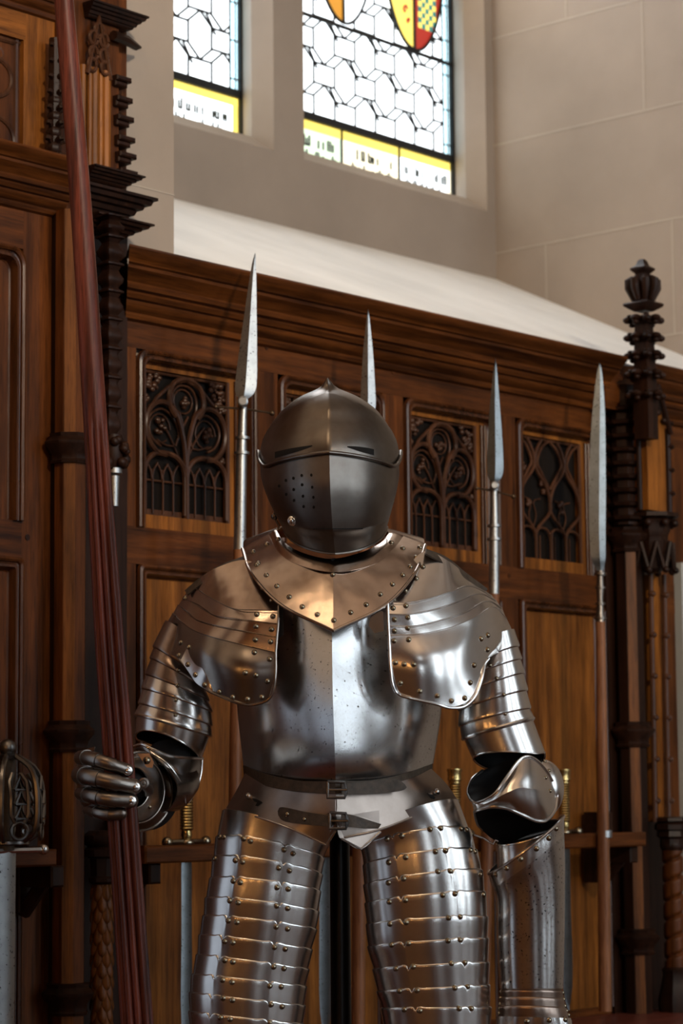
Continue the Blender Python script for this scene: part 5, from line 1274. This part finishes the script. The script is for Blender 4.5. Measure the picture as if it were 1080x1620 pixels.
g = MB(); g.tube([A(232, 1250, -.15), A(232, 1245, -.175), A(226, 1239, -.20)], [.012, .0105, .0095], 14); g.ball(A(227, 1239, -.205), .010); g.lathe(A(227, 1239, -.211), Vector((.1, -1, 0)), [(0, .0095), (.004, .0095), (.005, .006), (.003, .005), (.003, .001)], 16); g.build('thumb', STEELF, gl)
g = MB(); b = surface([o for o in gl.children if o.name.startswith(('cuff', 'wrist'))])
rivets += [(gl, *hit(b, 237, 1277), 1.0), (gl, *hit(b, 240, 1253), .8), (gl, *hit(b, 274, 1256), .9)]
g = MB(); g.add([A(x, y, -.168) for x, y in ((217, 1192), (236, 1192), (243, 1206), (241, 1215), (232, 1214), (225, 1204))], [(0, 1, 2, 3, 4, 5)], False); o = g.build('thumb_hinge', STEELC, gl, .003, orient=True)
rivets.append((gl, A(232, 1203, -.169), Vector((0, -1, 0)), 1.5))

# ---- right elbow, forearm, gauntlet
cR = part('couter', 'right elbow plate shaped like a heart, over a dark opening')
top = [(745, 1266, -.055), (754, 1270, -.078), (781, 1257, -.10), (800, 1231, -.098), (820, 1204, -.085), (835, 1197, -.075), (850, 1204, -.06), (866, 1222, -.035), (878, 1246, -.01)]
low = [(750, 1284, -.05), (758, 1281, -.076), (775, 1277, -.098), (800, 1279, -.100), (824, 1289, -.095), (848, 1299, -.08), (864, 1298, -.065), (877, 1283, -.04), (881, 1262, -.015)]
mid = [((a[0] + b_[0]) / 2, (a[1] + b_[1]) / 2, (a[2] + b_[2]) / 2 - bulge) for a, b_, bulge in zip(top, low, (.002, .006, .014, .024, .030, .030, .024, .014, .004))]
def hm(a, b_, f, k): return [((p[0] * (1 - f) + q[0] * f), (p[1] * (1 - f) + q[1] * f), p[2] * (1 - f) + q[2] * f - k * z) for p, q, z in zip(a, b_, (0, .001, .002, .004, .005, .005, .004, .002, 0))]
g = MB(); patch(g, [top, hm(top, mid, .5, 1), mid], 44, 12); patch(g, [mid, hm(mid, low, .5, 1), low], 44, 12); cw = g.build('wing', STEEL, cR, .002, orient=True)
g = MB(); rim(g, top, .0028, 60); rim(g, low, .0028, 60); rim(g, [top[-1], (881, 1255, -.012), low[-1]], .0028)
rim(g, [(745, 1266, -.055), (740, 1256, -.03), (741, 1245, -.01), (748, 1231, .01), (763, 1219, .03)], .0028); rim(g, [(750, 1284, -.05), (752, 1295, -.03), (756, 1306, -.01), (764, 1314, .01)], .0024); g.build('rolled_edge', STEEL, cR)
g = MB()
patch(g, [[(763, 1219, .035), (748, 1231, .015), (740, 1247, -.005), (745, 1266, -.045)], [(800, 1205, .05), (790, 1225, .04), (775, 1245, .01), (752, 1269, -.055)], [(850, 1205, .02), (825, 1215, .02), (800, 1250, .0), (765, 1272, -.06)]], 16, 12)
patch(g, [[(750, 1284, -.045), (753, 1297, -.025), (757, 1308, -.005), (775, 1325, .02)], [(790, 1277, -.05), (795, 1290, -.01), (798, 1310, .01), (800, 1335, .03)], [(850, 1290, -.04), (852, 1300, .0), (855, 1305, .01), (858, 1310, .03)]], 16, 12); g.build('lining', LINING, cR)
g = MB(); c = A(858, 1247, .015); g.ball(c, 34 * PX, 28, 18, (1, 1.1, 1.35)); g.build('elbow_cup', STEEL, cR)
b = surface([o for o in cR.children if o.name.startswith(('elbow', 'wing'))]); rivets += [(cR, *hit(b, x, y), .85) for x, y in ((863, 1230), (870, 1251), (861, 1204), (868, 1219))]
vr = part('vambrace', 'right forearm guard, a long bright steel tube with rust specks')
TV = Tube([(784, 1334, 889, 1300, .0, .95, -10), (786, 1362, 889, 1335, .0, .95, -5), (787, 1450, 890, 1448, .0, .95, 3), (792, 1564, 889, 1564, .0, .95, 4)])
g = MB(); TV.plate(g, 0, 1.4, -PI, PI, -.002, -.002, 56, 8); vi = g.build('upper_plate', STEEL, vr, .002)
TB = Tube([(776, 1379, 887, 1294, .0, .97, -3), (781, 1400, 888, 1320, .0, .97, -3), (787, 1425, 890, 1370, .0, .96, 0), (788, 1490, 890, 1480, .0, .95, 4), (792, 1564, 889, 1564, .0, .95, 4)])
g = MB(); TB.plate(g, 0, 4, -PI, PI, .004, .0, 64, 40); vm = g.build('forearm_plate', STEELV, vr, .002)
g = MB(); TB.plate(g, 0, 1, D2(-100), D2(100), .006, .0055, 56, 4); vb = g.build('riveted_band', STEEL, vr, .0016, orient=True)
g = MB(); g.tube([TB.at(0, a, .006) for a in [D2(-110 + 4 * k) for k in range(56)]], .0030, 8); g.tube([TV.at(0, a, -.001) for a in [2 * PI * k / 56 for k in range(57)]], .0022, 7); g.tube([A(x, y, -.0) for x, y in ((750, 1321), (765, 1326), (775, 1333), (780, 1335), (783, 1329), (788, 1331))], .002, 6); g.build('rolled_edge', STEEL, vr)
g = MB(); TV.plate(g, 0.02, 1.6, -PI, PI, -.006, -.006, 40, 6); g.grid([[TV.at(.5, 2 * PI * k / 40, -.005) for k in range(40)], [(TV.at(.5, 0) + TV.at(.5, PI)) / 2] * 40], True); g.build('lining', LINING, vr)
put_rivets(vr, [vb], [(720 + x / 5.4, 1150 + y / 5.4) for x, y in ((435, 1208), (555, 1130), (693, 1040), (797, 950), (343, 1262), (860, 868))], 1.15)
gr = part('gauntlet', 'right gauntlet hanging empty, brown ridged cuff with scalloped steel below')
TG = Tube([(797, 1556, 885, 1558, .0, .95, 5), (795, 1568, 886, 1569, .0, .95, 5), (793, 1590, 890, 1593, .0, .95, 5), (791, 1608, 897, 1611, .0, .9, 5), (789, 1640, 904, 1645, .0, .75, 3), (790, 1690, 905, 1695, .0, .55, 2), (800, 1730, 900, 1735, .0, .45, 2)])
for v0, v1, mt_ in ((0, 1.05, STEELC), (1, 1.6, STEELC), (1.5, 2.2, STEELC), (2.1, 3.1, STEELC)):
    g = MB(); TG.plate(g, v0, v1, -PI, PI, .0040, .0008, 56, 4, lip=-1); g.build('wrist_lame', mt_, gr, .0016)
g = MB(); rows = [[TG.at(3 + 3 * j / 20, a, .0035 + .004 * abs(math.sin(a * 4.0 + .3)) ** 1.5 * (1 - j / 24)) for a in [-PI + 2 * PI * k / 120 for k in range(121)]] for j in range(21)]; g.grid(rows); gp = g.build('hand_plate', STEEL, gr, .0016)
b = surface([gp]); rivets += [(gr, *hit(b, x, y), 1.2) for x, y in ((868, 1614), (893, 1613), (833, 1616))]
for k in range(6): rivets.append((gr, TG.at(1.1 + .42 * k, D2(82), .004), Vector((1, -.2, 0)).normalized(), .9)); rivets.append((gr, TG.at(1.1 + .42 * k, D2(-82), .004), Vector((-1, -.2, 0)).normalized(), .9))
for k in range(4):
    P = [A(806 + 27 * k + q, y, d) for q, y, d in ((0, 1725, .0), (0, 1765, .0), (-1, 1805 + (6, 14, 10, -6)[k], -.02), (-2, 1835 + (6, 14, 10, -10)[k], -.045))]
    g = MB(); [g.tube([cr1(P, (i + .25 * f) / 1) if 0 else cr1(P, min(1, (i * .25 + f * .0675))) for f in range(5)], [.0155 - i * .001 - .0005 * f for f in range(5)], 14) for i in range(4)]; g.ball(P[-1], .0115); g.build('finger', STEELF, gr)
P = [A(797, 1660, -.02), A(788, 1700, -.045), A(790, 1745, -.06)]; g = MB(); g.tube([cr1(P, i / 10) for i in range(11)], .015, 14); g.ball(P[-1], .013); g.build('thumb', STEELF, gr)
# ---- legs below the frame, down to the plinth
for sx, cx in ((-1, 393), (1, 690)):
    lg = part('leg_armour')
    T = Tube([(cx - 82, 1690, cx + 82, 1700, .01, .8, 4), (cx - 68, 1780, cx + 68, 1785, .0, .9, 3), (cx - 62, 1850, cx + 62, 1852, -.01, 1.0, 0), (cx - 54, 1920, cx + 54, 1920, .0, 1, 0), (cx - 60, 2010, cx + 60, 2010, .015, 1, 0), (cx - 42, 2150, cx + 42, 2150, .01, 1, 0), (cx - 46, 2185, cx + 46, 2185, .0, 1.1, 0)])
    g = MB(); T.plate(g, 0, 1.6, -PI, PI, 0, 0, 40, 8); g.build('thigh_plate', STEEL, lg)
    g = MB(); T.plate(g, 1.5, 2.7, -PI, PI, .006, .004, 40, 10); g.build('knee_plate', STEEL, lg)
    g = MB(); T.plate(g, 2.6, 6, -PI, PI, 0, 0, 40, 16); g.build('greave', STEEL, lg)
    zf = PLZ + .003; c = A(cx, 2170, 0); g = MB(); rows = []
    for (y, w_, h) in ((.06, .03, .07), (.04, .045, .10), (.0, .048, .105), (-.05, .050, .085), (-.11, .055, .06), (-.17, .05, .045), (-.21, .03, .03), (-.225, .008, .015)):
        rows.append([Vector((c.x + w_ * math.cos(a), c.y + y, zf + h * max(0, math.sin(a)))) for a in [PI * k / 16 for k in range(17)]])
    g.grid(rows, True); g.build('foot_plate', STEEL, lg)
# ---- rivets: the hundred that show largest are single, the rest one lot
rivets.sort(key=lambda r: ((r[1] - CAM).length) / r[3])
vis = [r for r in rivets]
for i, (p_, p, n, sz) in enumerate(vis[:100]):
    o = bpy.data.objects.new('rivet', RIV); C.objects.link(o); o.parent = p_; o.location = p - world_loc(p_)
    o.rotation_euler = n.to_track_quat('Z', 'Y').to_euler(); o.scale = (sz, sz, sz)
g = MB()
for (p_, p, n, sz) in vis[100:]: g.lathe(p - n * .001, n, [(0, .0047 * sz), (.0014 * sz, .0047 * sz), (.003 * sz, .004 * sz), (.0043 * sz, .0024 * sz), (.0048 * sz, .0008 * sz)], 10)
o = g.build('rivet', RIVET, suit); o['kind'] = 'stuff'
# ---- stand and plinth
st = thing('display_stand', 'black iron display post between the thigh guards', 'stand', (A(538, 1600, .09).x, ARM + .09, PLZ))
g = MB(); xs = A(538, 1450, .09); g.lathe((xs.x, xs.y, PLZ), Z, [(0, .17), (.012, .17), (.02, .03), (.03, .02), (1.06, .0185), (1.3, .0185)], 32); g.build('post', DARKM, st)
g = MB(); g.box(lambda a, b, c: Vector((a, b, c)), -.62, .62, ARM - .55, ARM + .42, 0, PLZ, .02)
tag(g.build('plinth', OAKV, None, base=(0, ARM, 0)), 'low oak plinth carrying the suit of armour', 'plinth')
